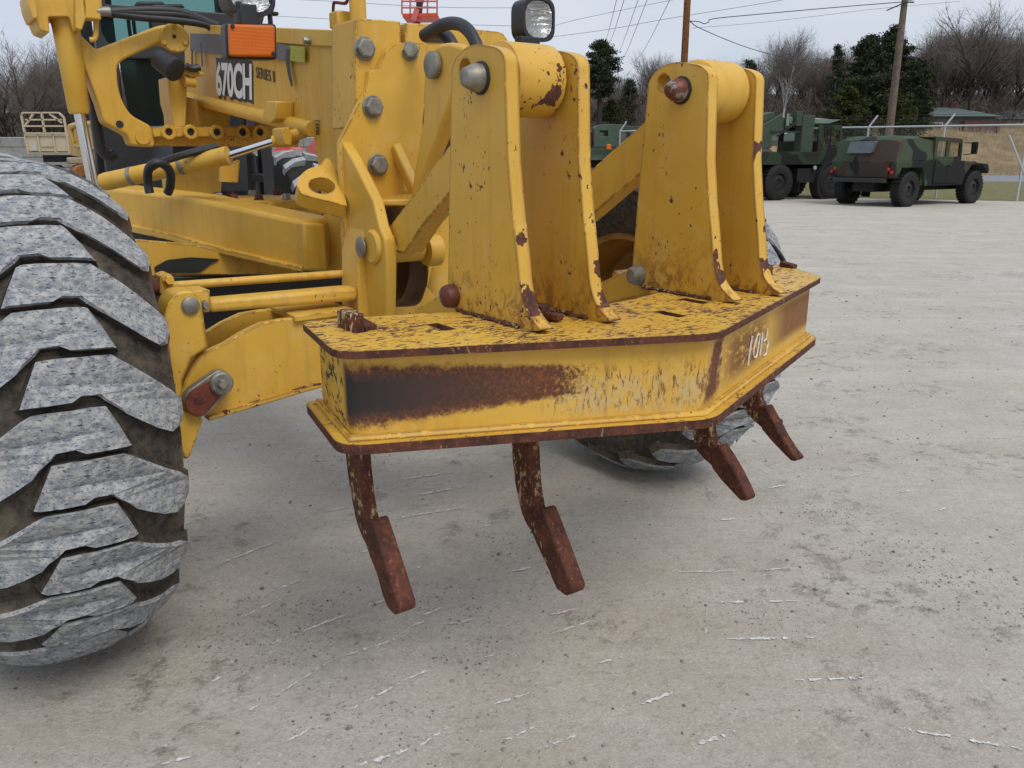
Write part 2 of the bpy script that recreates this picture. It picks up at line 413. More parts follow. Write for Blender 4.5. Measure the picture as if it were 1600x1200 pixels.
# ================================================================ SETTING
def ground_mat():
    t=NT('packed_limestone_gravel'); co=t.coord()
    big=t.noise(co,.5,5,.6); med=t.noise(co,2.7,6,.7,.4); fine=t.noise(co,30,7,.75); sp=t.noise(co,130,3,.6); mid=t.noise(co,9,6,.7,.3)
    sw=t.noise(t.coord(scale=(.4,2.2,1),rot=(0,0,R(-25))),1.1,7,.7,.5)
    col=t.mix(t.ss(med,.25,.75),(0.419,0.383,0.326),(0.539,0.504,0.448))
    col=t.mix(t.M('MULTIPLY',t.ss(big,.4,.65),.45),col,(0.463,0.400,0.310))
    col=t.mix(t.M('MULTIPLY',t.ss(sw,.42,.75),.6),col,(0.634,0.602,0.551))
    col=t.mix(t.M('MULTIPLY',t.ss(mid,.45,.75),.35),col,(0.381,0.338,0.279))
    col=t.mix(t.M('MULTIPLY',t.ss(fine,.50,.70),.6),col,(0.252,0.220,0.177))
    col=t.mix(t.M('MULTIPLY',t.ss(fine,.46,.28),.45),col,(0.698,0.663,0.611))
    gt=t.noise(co,75,5,.8); gm=t.M('MULTIPLY',t.ss(gt,.40,.62),1.)
    col=t.mix(t.M('MULTIPLY',t.M('SUBTRACT',1.,gm),.38),col,(0.290,0.263,0.226))
    col=t.mix(t.M('MULTIPLY',t.ss(gt,.56,.72),.5),col,(0.666,0.643,0.603))
    dk=t.M('ADD',sp,t.M('MULTIPLY',t.M('SUBTRACT',mid,.5),.45))
    col=t.mix(t.M('MULTIPLY',t.ss(dk,.65,.72),.5),col,(0.137,0.120,0.102))
    col=t.mix(t.M('MULTIPLY',t.ss(sp,.36,.28),.5),col,(0.749,0.749,0.699))
    loose=t.M('MULTIPLY',t.ss(t.noise(co,1.1,4,.6),.50,.62),t.ss(mid,.50,.66))
    col=t.mix(t.M('MULTIPLY',loose,t.M('MULTIPLY',t.ss(fine,.4,.6),.55)),col,(0.221,0.185,0.140))
    h=t.M('ADD',t.M('ADD',t.M('MULTIPLY',fine,.7),t.M('MULTIPLY',gt,.5)),t.M('ADD',t.M('MULTIPLY',sp,.35),t.M('ADD',t.M('MULTIPLY',mid,.5),t.M('MULTIPLY',t.M('MULTIPLY',loose,fine),1.6))))
    t.bump(h,.75,.014)
    return t.fin(col,.93,0,.2)
MT['ground']=ground_mat()
def grass_mat(a,b,name,sc_=2.5):
    t=NT(name); co=t.coord(); n=t.noise(co,sc_,6,.7); f=t.noise(co,25,5,.7)
    t.bump(f,.8,.05); return t.fin(t.mix(t.ss(t.M('ADD',n,t.M('MULTIPLY',t.M('SUBTRACT',f,.5),.6)),.35,.65),a,b),.95,0,.1)
MT['grass']=grass_mat((.13,.12,.05),(.22,.20,.09),'late_winter_grass')
MT['straw']=grass_mat((.18,.13,.07),(.33,.24,.13),'dry_straw_slope',.5)
MT['litter']=grass_mat((.045,.035,.028),(.08,.062,.048),'leaf_litter_hillside',.3)
MT['asphalt']=flat('grey_asphalt',(.21,.215,.23),.85,0,.15,1.5,.1)
def struct(o): o['kind']='structure'; return o
struct(fin_mesh('ground',[(-900,-60,0),(900,-60,0),(900,1200,0),(-900,1200,0)],[(0,1,2,3)],'ground',recalc=False))
# grass verge and road run along the fence, both sheets a little above the gravel
def strip(name,p0,p1,p2,p3,z,mat): return struct(fin_mesh(name,[(p[0],p[1],z) for p in (p0,p1,p2,p3)],[(0,1,2,3)],mat,recalc=False))
strip('grass_verge',(2,36),(60,12.5),(95,60),(2,75),.004,'grass')
strip('road',(2,58),(90,33.5),(90,66),(2,74),.008,'asphalt')
def hz(X,Y):
    s=min(1,max(0,(X+30)/30)); y0=66
    if Y<y0: return -.3
    a=min(1,(Y-y0)/22); a=a*a*(3-2*a)
    r=4.2*a + min(70,max(0,Y-95))*.125
    lft=min(60,max(0,Y-95))*.15
    return r*s+(1-s)*(lft-.02)+.35*math.sin(X*.21)*math.sin(Y*.17)*a
def hill():
    xs=np.linspace(-260,300,90); ys=[64,66,69,72,75,78,82,86,90,95,102,112,125,140,160,190,230,300]
    vs=[(x,y,hz(x,y)) for y in ys for x in xs]; n=len(xs)
    fs=[(j*n+i,j*n+i+1,(j+1)*n+i+1,(j+1)*n+i) for j in range(len(ys)-1) for i in range(n-1)]
    o=fin_mesh('hill',vs,fs,['straw','litter'],recalc=False)
    for p in o.data.polygons:
        c=p.center; p.material_index=0 if (c.y<93 and c.x>24+(c.y-75)*.5) else 1
        p.use_smooth=True
    struct(o)
hill()
# scrape marks of crushed white stone and loose pebbles
def scrapes():
    S=[(360,972,440,935),(405,1012,545,958),(428,1088,520,1030),(520,1030,640,990),(385,1112,412,1096),(445,1160,480,1140),(545,1110,640,1058),(640,1060,680,1040),
       (630,972,692,948),(575,945,640,925),(655,1165,700,1135),(640,722,690,715),(620,750,712,736),(640,775,732,758),(600,812,728,792),(735,825,768,820),
       (330,885,460,835),(500,800,545,792),(580,830,600,826),(640,978,665,970),(700,975,742,966),(750,1028,785,1018),(770,1100,828,1082),(780,1160,835,1135),(845,1170,900,1148),
       (800,892,830,886),(860,990,930,968),(935,1035,985,1022),(860,960,905,950),(640,890,660,884),(1048,893,1152,892),(1195,890,1238,887),(1118,941,1252,938),(1135,998,1278,995),
       (1240,1062,1358,1058),(1165,846,1215,845),(1110,813,1150,810),(1000,1100,1060,1078),(1250,415,1310,412),(1240,403,1280,400),(1535,685,1580,683),(1400,770,1425,765),(1460,800,1480,792),
       (1080,1165,1150,1142),(420,925,470,905),(330,1065,352,1050),(250,1195,300,1180),(560,1195,640,1170),(540,870,600,852),(1320,745,1360,738),(1200,762,1230,757),(1405,1137,1600,1170)]
    vs=[];fs=[]
    for (x0,y0,x1,y1) in S:
        a=G(x0,y0,.004);b=G(x1,y1,.004); d=b-a; L_=d.length
        n_=Vector((-d.y,d.x,0)).normalized(); wd=.004+.007*random.random()
        m=max(6,int(L_/.008)); prev=None
        for i in range(m+1):
            t=i/m; env=math.sin(math.pi*min(1,max(0,t)))**.45
            wv=wd*env*random.uniform(.35,1.3); c=a+d*t+n_*random.uniform(-.003,.003)
            if random.random()<.16 and i not in(0,m): prev=None; continue
            k=len(vs); vs+=[c-n_*wv,c+n_*wv*random.uniform(.3,1)]
            if prev is not None: fs.append((prev,k,k+1,prev+1))
            prev=k
        for _ in range(int(L_*420)):
            t=random.random(); c=a+d*t+n_*random.gauss(0,wd*1.7); r=random.uniform(.0007,.0030); k=len(vs)
            q=random.random()*6; vs+=[c+Vector((r*math.cos(q+j*2.1),r*math.sin(q+j*2.1),.0005)) for j in range(3)]; fs.append((k,k+1,k+2))
    t=NT('crushed_white_stone'); co=t.coord(); n=t.noise(co,60,4,.7)
    mt=t.fin(t.mix(t.ss(n,.4,.6),(.50,.485,.455),(.72,.71,.69)),.95,0,.1)
    o=fin_mesh('gravel_scrapes',vs,fs,mt,recalc=False); tag(o,'white scrape marks of crushed stone across the gravel','scrape marks',kind='stuff')
scrapes()
def pebbles():
    vs=[];fs=[]; mi=[]
    base=[(1,0,0),(0,1,0),(-1,0,0),(0,-1,0),(0,0,1),(.7,.7,.5),(-.7,-.6,.5)]
    clusters=[G(430,1010),G(440,960),G(375,1020),G(580,1110),G(640,1170),G(700,950),G(1180,960),G(1300,800),G(1420,860),G(1560,960),G(1480,905),G(760,1020),G(560,720),G(820,860)]
    N=6500
    for i in range(N):
        if i%2==0:
            c=random.choice(clusters); x=c.x+random.gauss(0,.16); y=c.y+random.gauss(0,.09)
            r=random.uniform(.0012,.0055)*(1 if random.random()<.9 else 1.8)
        else:
            y=1.0+9*random.random()**1.6; x=random.uniform(-.75,.75)*(y+.6); r=min(.02,abs(random.gauss(.0015,.003))+.001)*(1+.12*y)
        a=random.random()*6.28; k=len(vs); ca,sa=math.cos(a),math.sin(a); s1,s2,s3=random.uniform(.6,1.3),random.uniform(.5,1),random.uniform(.35,.8)
        ring=[(math.cos(q)*s1*random.uniform(.8,1.2),math.sin(q)*s2*random.uniform(.8,1.2)) for q in (0,1.25,2.5,3.8,5.)]
        for px_,py_ in ring: vs.append((x+r*(ca*px_-sa*py_),y+r*(sa*px_+ca*py_),0))
        for px_,py_ in ring: vs.append((x+r*.6*(ca*px_-sa*py_),y+r*.6*(sa*px_+ca*py_),r*s3))
        for j in range(5): fs.append((k+j,k+(j+1)%5,k+5+(j+1)%5,k+5+j)); 
        fs.append(tuple(range(k+5,k+10))); q=random.random(); mi+=[0 if q<.5 else (1 if q<.88 else 2)]*6
    o=fin_mesh('pebbles',vs,fs,[flat('grey_stone',(.30,.28,.25),.9,0,.4,60),flat('pale_stone',(.46,.45,.42),.9,0,.3,60),flat('dark_stone',(.17,.155,.135),.9,0,.4,60)],recalc=False)
    o.data.polygons.foreach_set('material_index',mi)
    tag(o,'loose pebbles and crushed stone strewn over the gravel','pebbles',kind='stuff')
pebbles()

# ================================================================ MOTOR GRADER
ROT=-(math.pi/2-AZ)     # local x -> U2
root=thing('motor_grader','yellow motor grader with rusty ripper mounted on its nose','motor grader',(O2[0],O2[1],0),math.atan2(U2[1],U2[0]))
Z=lambda p,dz: Vector((p.x,p.y,p.z+dz))
# ---- frame
m=MB()
slab_v(m,[(287,37),(350,41),(432,44),(532,48),(560,200),(555,430),(512,425),(505,340),(497,260),(489,205),(400,181),(290,156)],-.12,.41)
frame=m.build('main_frame','yel_clean',root,bevel=.006)
m=MB(); slab_v(m,[(300,38),(432,43),(533,47),(533,74),(455,69),(300,58)],-.135,-.1201); m.build('top_chord','yel_clean',frame,bevel=.004)
m=MB(); m.cyl(Q(291,152,v=-.13),Q(489,202,v=-.13),.032,16); m.build('bottom_chord','yel_clean',frame)
m=MB(); slab_v(m,[(409,183),(416,158),(431,158),(431,172),(430,186),(422,192)],-.20,-.12); m.build('stop_block','yel_clean',frame,bevel=.005)
m=MB()
slab_u(m,rnd([(556,28),(626,33),(628,100),(628,200),(556,200)],{0:5,1:3}),-.05,-.25)
m.build('front_block','yel',frame,bevel=.008)
m=MB(); slab_u(m,rnd([(634,36),(678,38),(737,45),(785,50),(794,62),(796,150),(634,150)],{0:2,3:6,4:4}),-.05,-.25); m.build('front_plate','yel',frame,bevel=.006)
# decals
def decal(pts,v,mat,name,th=.0015): 
    mb=MB(); slab_v(mb,pts,v,v+th); return mb.build(name,mat,frame,smooth=0)
decal([(297,52),(357,54),(453,71),(453,95),(357,85),(297,80)],-.138,'greyd','grey_stripe')
decal([(453,71),(476,73),(476,98),(453,95)],-.138,'green_d','green_stripe')
decal([(447,76),(453,77),(452,100),(457,133),(455,136),(450,118),(446,95)],-.1395,'ink','peeled_decal')
decal(ell(536.5,176,5,21,18),-.128,'white','white_sticker')
decal([(490,188),(499,188),(499,190),(490,189)],-.128,'ink','label_print')
for yy in (194,199,204,208): decal([(493,yy),(497,yy-2),(497,yy+1),(494,yy+3)],-.128,'ink','label_print')
def text(body,BL,TL,TR,v,mat,name,off=0.,parent=None,shift=(0,0),th=.0):
    cu=bpy.data.curves.new(name,'FONT'); cu.body=body; cu.size=1; cu.offset=off; cu.resolution_u=4; cu.space_character=.95
    ob=bpy.data.objects.new(name,cu); COL.objects.link(ob)
    dg=bpy.context.evaluated_depsgraph_get(); me=bpy.data.meshes.new_from_object(ob.evaluated_get(dg)); bpy.data.objects.remove(ob)
    n=len(me.vertices); co=np.zeros(n*3); me.vertices.foreach_get('co',co); co=co.reshape(-1,3)
    x0,y0=text.box[0]; x1,y1=text.box[1] if text.box[1] else (0,0)
    if text.fit: x0,x1=co[:,0].min(),co[:,0].max(); y0,y1=co[:,1].min(),co[:,1].max(); text.last=(x0,y0,x1,y1)
    else: x0,y0,x1,y1=text.last
    A=Q(*BL,v=v);B=Q(*TL,v=v);C=Q(*TR,v=v); ex=C-B; ey=B-A
    for i,vt in enumerate(me.vertices):
        a=(co[i,0]-x0)/(x1-x0)+shift[0]; b=(co[i,1]-y0)/(y1-y0)+shift[1]; vt.co=A+ex*a+ey*b
    me.materials.clear(); me.materials.append(MT[mat]); me.name=name
    o=bpy.data.objects.new(name,me); COL.objects.link(o); o.parent=parent or frame; return o
text.box=((0,0),(0,0)); text.fit=True; text.last=None
text('670CH',(338,150),(336.5,96),(393,98),-.1240,'white','model_number',.036)
text.fit=False
text('670CH',(338,150),(336.5,96),(393,98),-.1225,'ink','model_number_shadow',.06,shift=(.025,-.06))
text.fit=True
decal([(337,90),(394,95),(396,163),(384,158),(371,157),(352,149),(341,146)],-.1212,'ink','model_number_backing')
text('SERIES II',(400,121.5),(399,104),(429,111),-.1225,'brownink','series_lettering',.02)
def bolt(p,ax,r,parent,mat='steel',name='bolt',h=.022,n=6):
    mb=MB(); ax=Vector(ax).normalized(); mb.lathe(p,ax,[(r*1.18,0),(r*1.18,.004),(r*1.12,.006)],18); mb.lathe(Vector(p)+ax*.005,ax,[(r,0),(r,h*.75),(r*.82,h)],n)
    return mb.build(name,mat,parent,smooth=30)
FU=(1,0,0); FV=(0,-1,0)
bolt(Q(569,76,u=-.05),FU,.034,frame); bolt(Q(484,64,v=-.135),FV,.014,frame); bolt(Q(531,124,v=-.12),FV,.014,frame)
for q in ([(534,85),(556,72),(558,76),(540,88)],[(543,173),(557,168),(556,172),(545,177)]): 
    mb=MB(); slab_v(mb,q,-.1215,-.12); mb.build('crack','rust',frame,smooth=0)
# ---- casting at the nose
cas=MB(); pk=rnd([(588,324),(640,324),(668,330),(668,440),(655,478),(600,480),(592,440)],{0:6,3:14,4:10,5:10})
slab_u(cas,rnd([(531,222),(562,160),(575,135),(577,111),(590,108),(604,77),(625,66),(668,68),(664,160),(650,314),(700,322),(760,330),(760,500),(545,500),(538,380)],{5:8}),-.02,-.048,[pk])
casting=cas.build('front_casting','yel',root,bevel=.008)
m=MB(); slab_v(m,rnd([(529,221),(535,222),(551,250),(583,313),(592,352),(601,374),(604,412),(603,500),(543,500),(537,370)],{5:6}),-.285,-.245)
m.build('side_cheek','yel_clean',casting,bevel=.008,seg=3)
m=MB(); c0=Q(578,386,v=-.30); m.lathe(c0,(0,1,0),[(.05,0),(.058,.008),(.058,.06),(.05,.066)],24); m.build('pivot_ear','yel_clean',casting,smooth=35)
m=MB(); m.lathe(Q(558,385,v=-.31)+Vector((.03,0,0)),FV,[(.036,0),(.036,.004),(.030,.007)],20); m.build('pin_end','steel',casting)
bolt(Q(576,386,u=.13)+Vector((.02,-.0,0)),FU,.017,casting)
mq=MB(); slab_u(mq,[(600,72),(760,70),(770,330),(600,330)],-.20,-.22); mq.build('recess_back','shaded_grimy_yellow',casting)
# horizontal ledge, rib and lower pocket frame
m=MB(); slab_u(m,[(580,313),(640,311),(668,300),(700,298),(700,322),(585,322)],.13,-.03); m.build('ledge','yel_clean',casting,bevel=.006)
m=MB(); a=Q(617,228,u=-.02); b=Q(652,305,u=.07); m.beam(a,b,.035,.05,up=(1,0,0)); m.build('rib','yel_clean',casting,bevel=.008)
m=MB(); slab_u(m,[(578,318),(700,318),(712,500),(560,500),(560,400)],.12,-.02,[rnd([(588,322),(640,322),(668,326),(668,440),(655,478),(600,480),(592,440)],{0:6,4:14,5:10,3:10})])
pf=m.build('pocket_frame',['yel_clean','shaded_grimy_yellow'],casting,bevel=.006,seg=3)
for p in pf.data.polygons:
    if abs(p.normal.x)<.7 and Q(588,330,u=.12).y-.01<p.center.y<Q(668,330,u=.12).y+.01 and Q(600,480,u=.12).z-.01<p.center.z<Q(600,322,u=.12).z+.01: p.material_index=1  # inner pocket walls get the colour with painted-in shade
m=MB(); slab_u(m,[(570,300),(690,300),(690,500),(570,500)],-.16,-.18); m.build('pocket_back','shaded_grimy_yellow',casting)
bolt(Q(605,428,u=-.158),FU,.018,casting); bolt(Q(598,344,u=-.158),FU,.02,casting,'rust')
for (x,y) in ((582,167),(590,258)): bolt(Q(x,y,u=-.018),FU,.033,casting)
# upper ears
m=MB(); slab_v(m,rnd([(664,120),(670,84),(684,68),(702,66),(724,72),(724,110),(706,150),(684,212),(664,262),(650,314),(640,314),(648,260),(660,190)],{1:8,2:8,4:6,5:10}),-.115,-.06)
m.build('upper_ear','yel_clean',casting,bevel=.014,seg=3)
m=MB(); slab_v(m,[(604,72),(702,66),(724,90),(682,212),(648,314),(620,314)],.15,.2); m.build('upper_ear','yel_clean',casting,bevel=.01)
bolt(Q(640,80,u=-.018),(.95,-.3,.1),.028,casting)
m=MB(); m.lathe(Q(680,102,v=-.118),FV,[(.040,0),(.042,.005),(.042,.018),(.036,.022)],24); m.build('ear_pin','steel',casting)
# right-hand twin of the nose ears
m=MB(); slab_v(m,rnd([(880,250),(925,100),(940,96),(960,250),(925,330)],0),.30,.34); 
m=MB(); m.box((-.0,.42,.11+1.25),(.12,.10,.55)); m.box((.0,.57,.11+1.2),(.14,.04,.5)); m.build('far_cheek','yel_clean',casting,bevel=.01)
# pivot barrels and links
for (vc,vl0,vl1,pts) in ((-.2,-.235,-.165,[(706,222),(706,298),(660,352),(632,396),(612,392),(600,366),(614,346),(640,312)]),
                    (.5,.455,.525,[(1012,186),(1012,262),(960,305),(925,336),(895,360),(875,345),(885,310),(925,264)])):
    pc=Q(624,386,v=-.2); pc=Vector((pc.x,vc,pc.z))
    m=MB(); slab_v(m,pts,vl0,vl1); m.lathe(pc+Vector((0,-.075,0)),(0,1,0),[(.045,0),(.052,.006),(.052,.15),(.045,.156)],24)
    m.build('link_arm','yel',root,bevel=.006)
m=MB(); m.lathe(Q(664,392,v=-.10),(0,1,0),[(.05,0),(.055,.01),(.055,.05)],20); m.build('pivot_ear','yel_clean',casting)
# tow eye
EY=lambda pts: [Q(x,y,u=-.06+.0022*(y-285)) for x,y in pts]
m=MB(); m.loft(EY(rnd([(464,294),(466,277),(480,264),(500,258),(508,247),(514,246),(522,258),(536,285),(542,322),(520,316),(490,309),(472,303)],{0:6,1:8,2:8,3:3,4:3,5:2,11:6})),(-.035,.0,-.045),[EY([(503+21*math.cos(a)-2*math.sin(a),290+12.5*math.sin(a)+3*math.cos(a)) for a in [2*math.pi*q/20 for q in range(20)]])])
m.build('tow_eye','yel',root,bevel=.005)
# hoses over the nose
m=MB(); vv=-.05
m.tube([Q(668,52,v=vv),Q(680,45,v=vv),Q(698,37,v=vv),(Q(718,38,v=vv)),Q(732,48,v=vv),Q(741,62,v=vv),Q(748,80,v=vv)],.020,12)
m.build('hydraulic_hose','black',root)
m=MB(); m.tube([Q(663,56,v=0),Q(675,50,v=0),Q(690,52,v=0),Q(702,62,v=0),Q(708,75,v=0)],.022,12); m.build('hydraulic_hose','black',root)
m=MB(); slab_u(m,rnd([(662,43),(690,45),(704,52),(706,66),(664,66)],6),-.045,-.049); m.build('hose_opening','blackp',frame)

# ---- ripper
EX=.018
tf=[(470,503),(524,551),(1122,521),(1285,433),(1220,412)]
P3=[Q(*p,z=1.076) for p in tf]
P3+= [Vector((.72,1.02,P3[0].z)),Vector((.985,.02,P3[0].z)),Vector((.79,-.36,P3[0].z)),Vector((.70,-.66,P3[0].z))]
p2=rnd([(p.x,p.y) for p in P3],{0:.03,1:.06,2:.05,3:.04,4:.03,6:.05,7:.1})
zt=1.076+D
def slot(cu_,cv,l=.095,wd=.036,ang=.0):
    c_,s_=math.cos(ang),math.sin(ang); return [(cu_+a*c_-b*s_,cv+a*s_+b*c_) for a,b in ((-l/2,-wd/2),(l/2,-wd/2),(l/2,wd/2),(-l/2,wd/2))]
SH=[(.855,-.68,-.105,.055),(1.0,-.21,0.,0.),(1.0,.50,-.01,.06),(.725,.978,-.17,.05)]
slots=[slot(.855,-.68),slot(.955,-.485),slot(1.01,-.21),slot(1.17,.115,.10),slot(1.065,.325,.10),slot(.99,.50),slot(.80,.978)]
m=MB(); m.loft([Vector((x,y,zt)) for x,y in p2],(0,0,-EX),[[Vector((x,y,zt)) for x,y in s] for s in slots])
beam_w=MB()
def inset(P,d):   # simple inward offset of convex-ish polygon (ccw or cw)
    n=len(P); A=sum(P[i][0]*P[(i+1)%n][1]-P[(i+1)%n][0]*P[i][1] for i in range(n)); s=1 if A>0 else -1; o=[]
    for i in range(n):
        a=Vector(P[i-1]);b=Vector(P[i]);c=Vector(P[(i+1)%n]); d1=(b-a).normalized(); d2=(c-b).normalized()
        n1=Vector((-d1.y,d1.x))*s; n2=Vector((-d2.y,d2.x))*s; k=(n1+n2); k=k/(max(.3,1+n1.dot(n2))); q=b+k*d; o.append((q.x,q.y))
    return o
pl=[(p.x,p.y) for p in P3]
ins=rnd(inset(pl,.034),{0:.02,1:.03,2:.03,3:.02})
beam_w.loft([Vector((x,y,.857+D)) for x,y in ins],(0,0,zt-EX-.857-D))
beam=beam_w.build('ripper_beam','web',root,bevel=.004)
top=m.build('top_flange',['flange','rust_edge'],beam,smooth=30)
def edge_mat(o):
    for p in o.data.polygons: p.material_index=1 if abs(p.normal.z)<.5 else 0
edge_mat(top)
bf=rnd(inset(pl,-.004),{0:.03,1:.06,2:.05,3:.04,4:.03,6:.05,7:.1})
m=MB(); m.loft([Vector((x,y,.857+D)) for x,y in bf],(0,0,-.024)); bot=m.build('bottom_flange',['lip','rust_edge'],beam,smooth=30); edge_mat(bot)
# fillet weld along web foot
m=MB(); zz=.857+D+.004
w2=inset(pl,.028); m.tube([Vector((w2[i][0],w2[i][1],zz)) for i in (4,3,2,1,0)][0:5],.011,6,1); m.build('weld_bead','yel',beam)
# shanks
prof=[(.905,.90),(.905,.72),(.912,.64),(.925,.575),(.945,.52),(.957,.494),(.985,.465),(1.005,.455),(1.03,.425),(1.12,.335),(1.145,.325)]
front=[(1.155,.335),(1.16,.345),(1.07,.455),(1.045,.50),(1.02,.53),(1.005,.58),(.995,.65),(.99,.72),(.99,.90)]
tooth=[(1.035,.535),(1.062,.548),(1.095,.505),(1.150,.43),(1.198,.362),(1.196,.345),(1.168,.325),(1.130,.328),(1.105,.352),(1.055,.44),(1.02,.475)]
for i,(su,sv,du,dz) in enumerate(SH[:2]):
    m=MB(); hw=.020 if i!=0 else .018
    pts=[Vector((a+du,sv-hw,b+D+(dz if b<.85 else 0))) for a,b in prof+front]
    fx=.022 if i>=2 else 0.
    pts=[Vector((a+du+(fx if (b>=.53 and a>.98) else 0),sv-hw,(zt+.045-(0 if i in(0,3) else .06)) if b>=.9 else b+D+dz)) for a,b in prof+front]
    m.loft(pts,(0,2*hw,0)); sh=m.build('ripper_shank','rust_bits',root,bevel=.004)
    m=MB(); tw=.025 if i<2 else .0205
    m.loft([Vector((a+du,sv-tw,b+D+dz)) for a,b in tooth],(0,2*tw,0)); m.build('ripper_tooth','rust',sh,bevel=.007,seg=3)
    m=MB()
    m.lathe(Vector((1.03+du,sv-.024,.51+D+dz)),(0,1,0),[(.012,0),(.014,.004),(.014,.048),(.012,.052)],10); m.build('tooth_pin','rust',sh)
FS=[(.48,[(1080,640),(1081,665),(1083,686),(1088,704),(1100,718),(1118,734),(1128,747),(1145,767),(1158,779),(1164,780),(1162,770),(1156,757),(1146,738),(1134,719),(1122,702),(1112,690),(1109,676),(1109,640)],
     [(1113,704),(1123,695),(1136,714),(1150,738),(1162,762),(1169,778),(1166,783),(1157,782),(1142,766),(1127,750),(1112,730)]),
    (.958,[(1155,600),(1157,620),(1160,635),(1166,647),(1180,660),(1195,673),(1205,685),(1222,704),(1237,718),(1243,719),(1236,708),(1222,686),(1208,661),(1196,642),(1187,632),(1184,620),(1184,600)],
     [(1186,640),(1196,633),(1208,655),(1222,682),(1237,705),(1247,717),(1243,721),(1236,720),(1221,705),(1204,687),(1190,670)])]
for v0,ps,pt in FS:
    P_=px_v(ps,v0); P_[0].z=zt+.03 if v0>.9 else zt-.012; P_[-1].z=P_[0].z
    m=MB(); m.loft(P_,(0,.036,0)); sh=m.build('ripper_shank','rust_bits',root,bevel=.005)
    m=MB(); T_=[p+Vector((0,-.004,0)) for p in px_v(pt,v0-.004)]; m.loft(T_,(0,.046,0)); m.build('ripper_tooth','rust',sh,bevel=.007,seg=3)
    c_=sum(T_,Vector())/len(T_); m=MB(); m.lathe(c_+Vector((-.03,-.002,.05)),(0,1,0),[(.010,0),(.012,.003),(.012,.046),(.010,.050)],10); m.build('tooth_pin','rust',sh)
# shank retainers on the flange
for (x,y,dx) in ((548,505,0),(1205,414,0)):
    c=Q(x,y,z=1.076+.002)
    m=MB(); m.box(c+Vector((.075,.005,.006)),(.06,.034,.020),.1,0,.15); m.build('retainer_wedge','rust',beam,bevel=.004)
m=MB(); c=Q(842,496,z=1.08); m.box(c+Vector((0,0,.02)),(.05,.035,.035),.3); m.box(c+Vector((.05,.01,.01)),(.05,.026,.02),.2); m.build('retainer_block','rust',beam,bevel=.005)
# towers
A0=rnd([(735,66),(788,76),(793,250),(800,330),(808,400),(813,455),(823,490),(846,517),(800,517),(724,488),(700,478),(702,300),(706,95)],{0:24,1:22,7:4,4:40,5:20,6:18,12:26},7)
LA=px_v(A0,-.335); hole=px_v(ell(727,108,9,17,16),-.335)
for k,vo in enumerate((-.335,-.12,.375,.585)):
    du={0:0,1:.012,2:.0,3:.0}[k]
    m=MB(); off=Vector((du,vo+.335,0))
    bz=1.076+D+.001
    ptsA=[p+off for p in LA]
    # the foot stands on the flange in front, hangs behind it at the rear
    m.loft(ptsA,(0,.040,0),[[p+off for p in hole]])
    o=m.build('tower_plate',['tower','edge'],root,smooth=35,bevel=.004)
    for p in o.data.polygons: p.material_index=1 if p.normal.x>.6 else 0
    # weld at foot
    xs=np.linspace(.80,1.09,24); mb=MB(); mb.tube([Vector((x+du,vo-.004+random.uniform(-.004,.004),bz+random.uniform(0,.006))) for x in xs],.0065,6,1)
    mb.build('weld_bead',rusty('weld_bead_rust',.5) if k==0 else bpy.data.materials['weld_bead_rust'],o)
for k,(vo,pm_) in enumerate(((-.335,'steel'),(.375,'pin_rust'))):
    c=Q(752,122,v=-.335); c=Vector((c.x,vo,c.z))
    m=MB(); m.lathe(c+Vector((0,.042,0)),(0,1,0),[(.07,0),(.088,.012),(.090,.02),(.090,.15),(.088,.158),(.07,.17)],36); m.build('lift_boss','edge' if k==0 else 'yel',root,smooth=35)
    m=MB(); m.lathe(c,FV,[(.040,0),(.040,.005),(.036,.007)],24); m.build('pin_shadow_ring','dark',root)  # dark ring stands in for the shadow around the pin
    m=MB(); m.lathe(c,FV,[(.034,0),(.034,.022),(.030,.032),(.022,.050),(.018,.053)],24); m.build('pivot_pin',pm_ if k else 'steel',root)
    c2=Q(709,462,v=-.335); c2=Vector((c2.x,vo,c2.z))
    m=MB(); m.lathe(c2,FV,[(.033,0),(.033,.018),(.029,.030),(.012,.040)] if k==0 else [(.034,0),(.034,.008),(.028,.012),(.027,.030),(.020,.036)],20 if k==0 else 24)
    m.build('lower_pin','pin_rust' if k==0 else 'steel',root)
# lower rear lug plates and lift cylinder between casting and towers
for vo in (-.27,.44):
    m=MB(); m.loft([Vector((.60,vo,1.24+D)),Vector((.66,vo,1.02+D)),Vector((.80,vo,1.02+D)),Vector((.80,vo,1.20+D))],(0,.12,0)) if False else m.box((.68,vo+.06,1.045+D),(.22,.12,.05),0,0,.35); m.build('lower_lug','tower',root,bevel=.006)
# link from casting base to ripper (yellow diagonal beside each lower pin)
for vo in (-.30,.41):
    m=MB(); m.loft([Vector((.78,vo,1.16+D)),Vector((.80,vo,1.05+D)),Vector((.52,vo,.97+D)),Vector((.48,vo,1.03+D))],(0,.05,0)); m.build('lower_link','yel',root,bevel=.006)
# chalk number on the far half of the web
wf=inset(pl,.031); pA=wf[2]; pB=wf[3]
def chalk(pts,r=.0028):
    m=MB(); m.tube([Q(x,y,pl=(pA,pB)) for x,y in pts],r,5,3); m.build('chalk_stroke','chalk',beam)
for s in ([(1175.5,525),(1172,545),(1168.5,571)],[(1185,521),(1180,535),(1177,550),(1178,558),(1182,556),(1185,540),(1187,526),(1185,521)],[(1191.5,520),(1189.5,538),(1187,555)],
          [(1199,513),(1197,530)],[(1193,534),(1197,530),(1200,536),(1198,543),(1197,552),(1193,556)]): chalk(s)

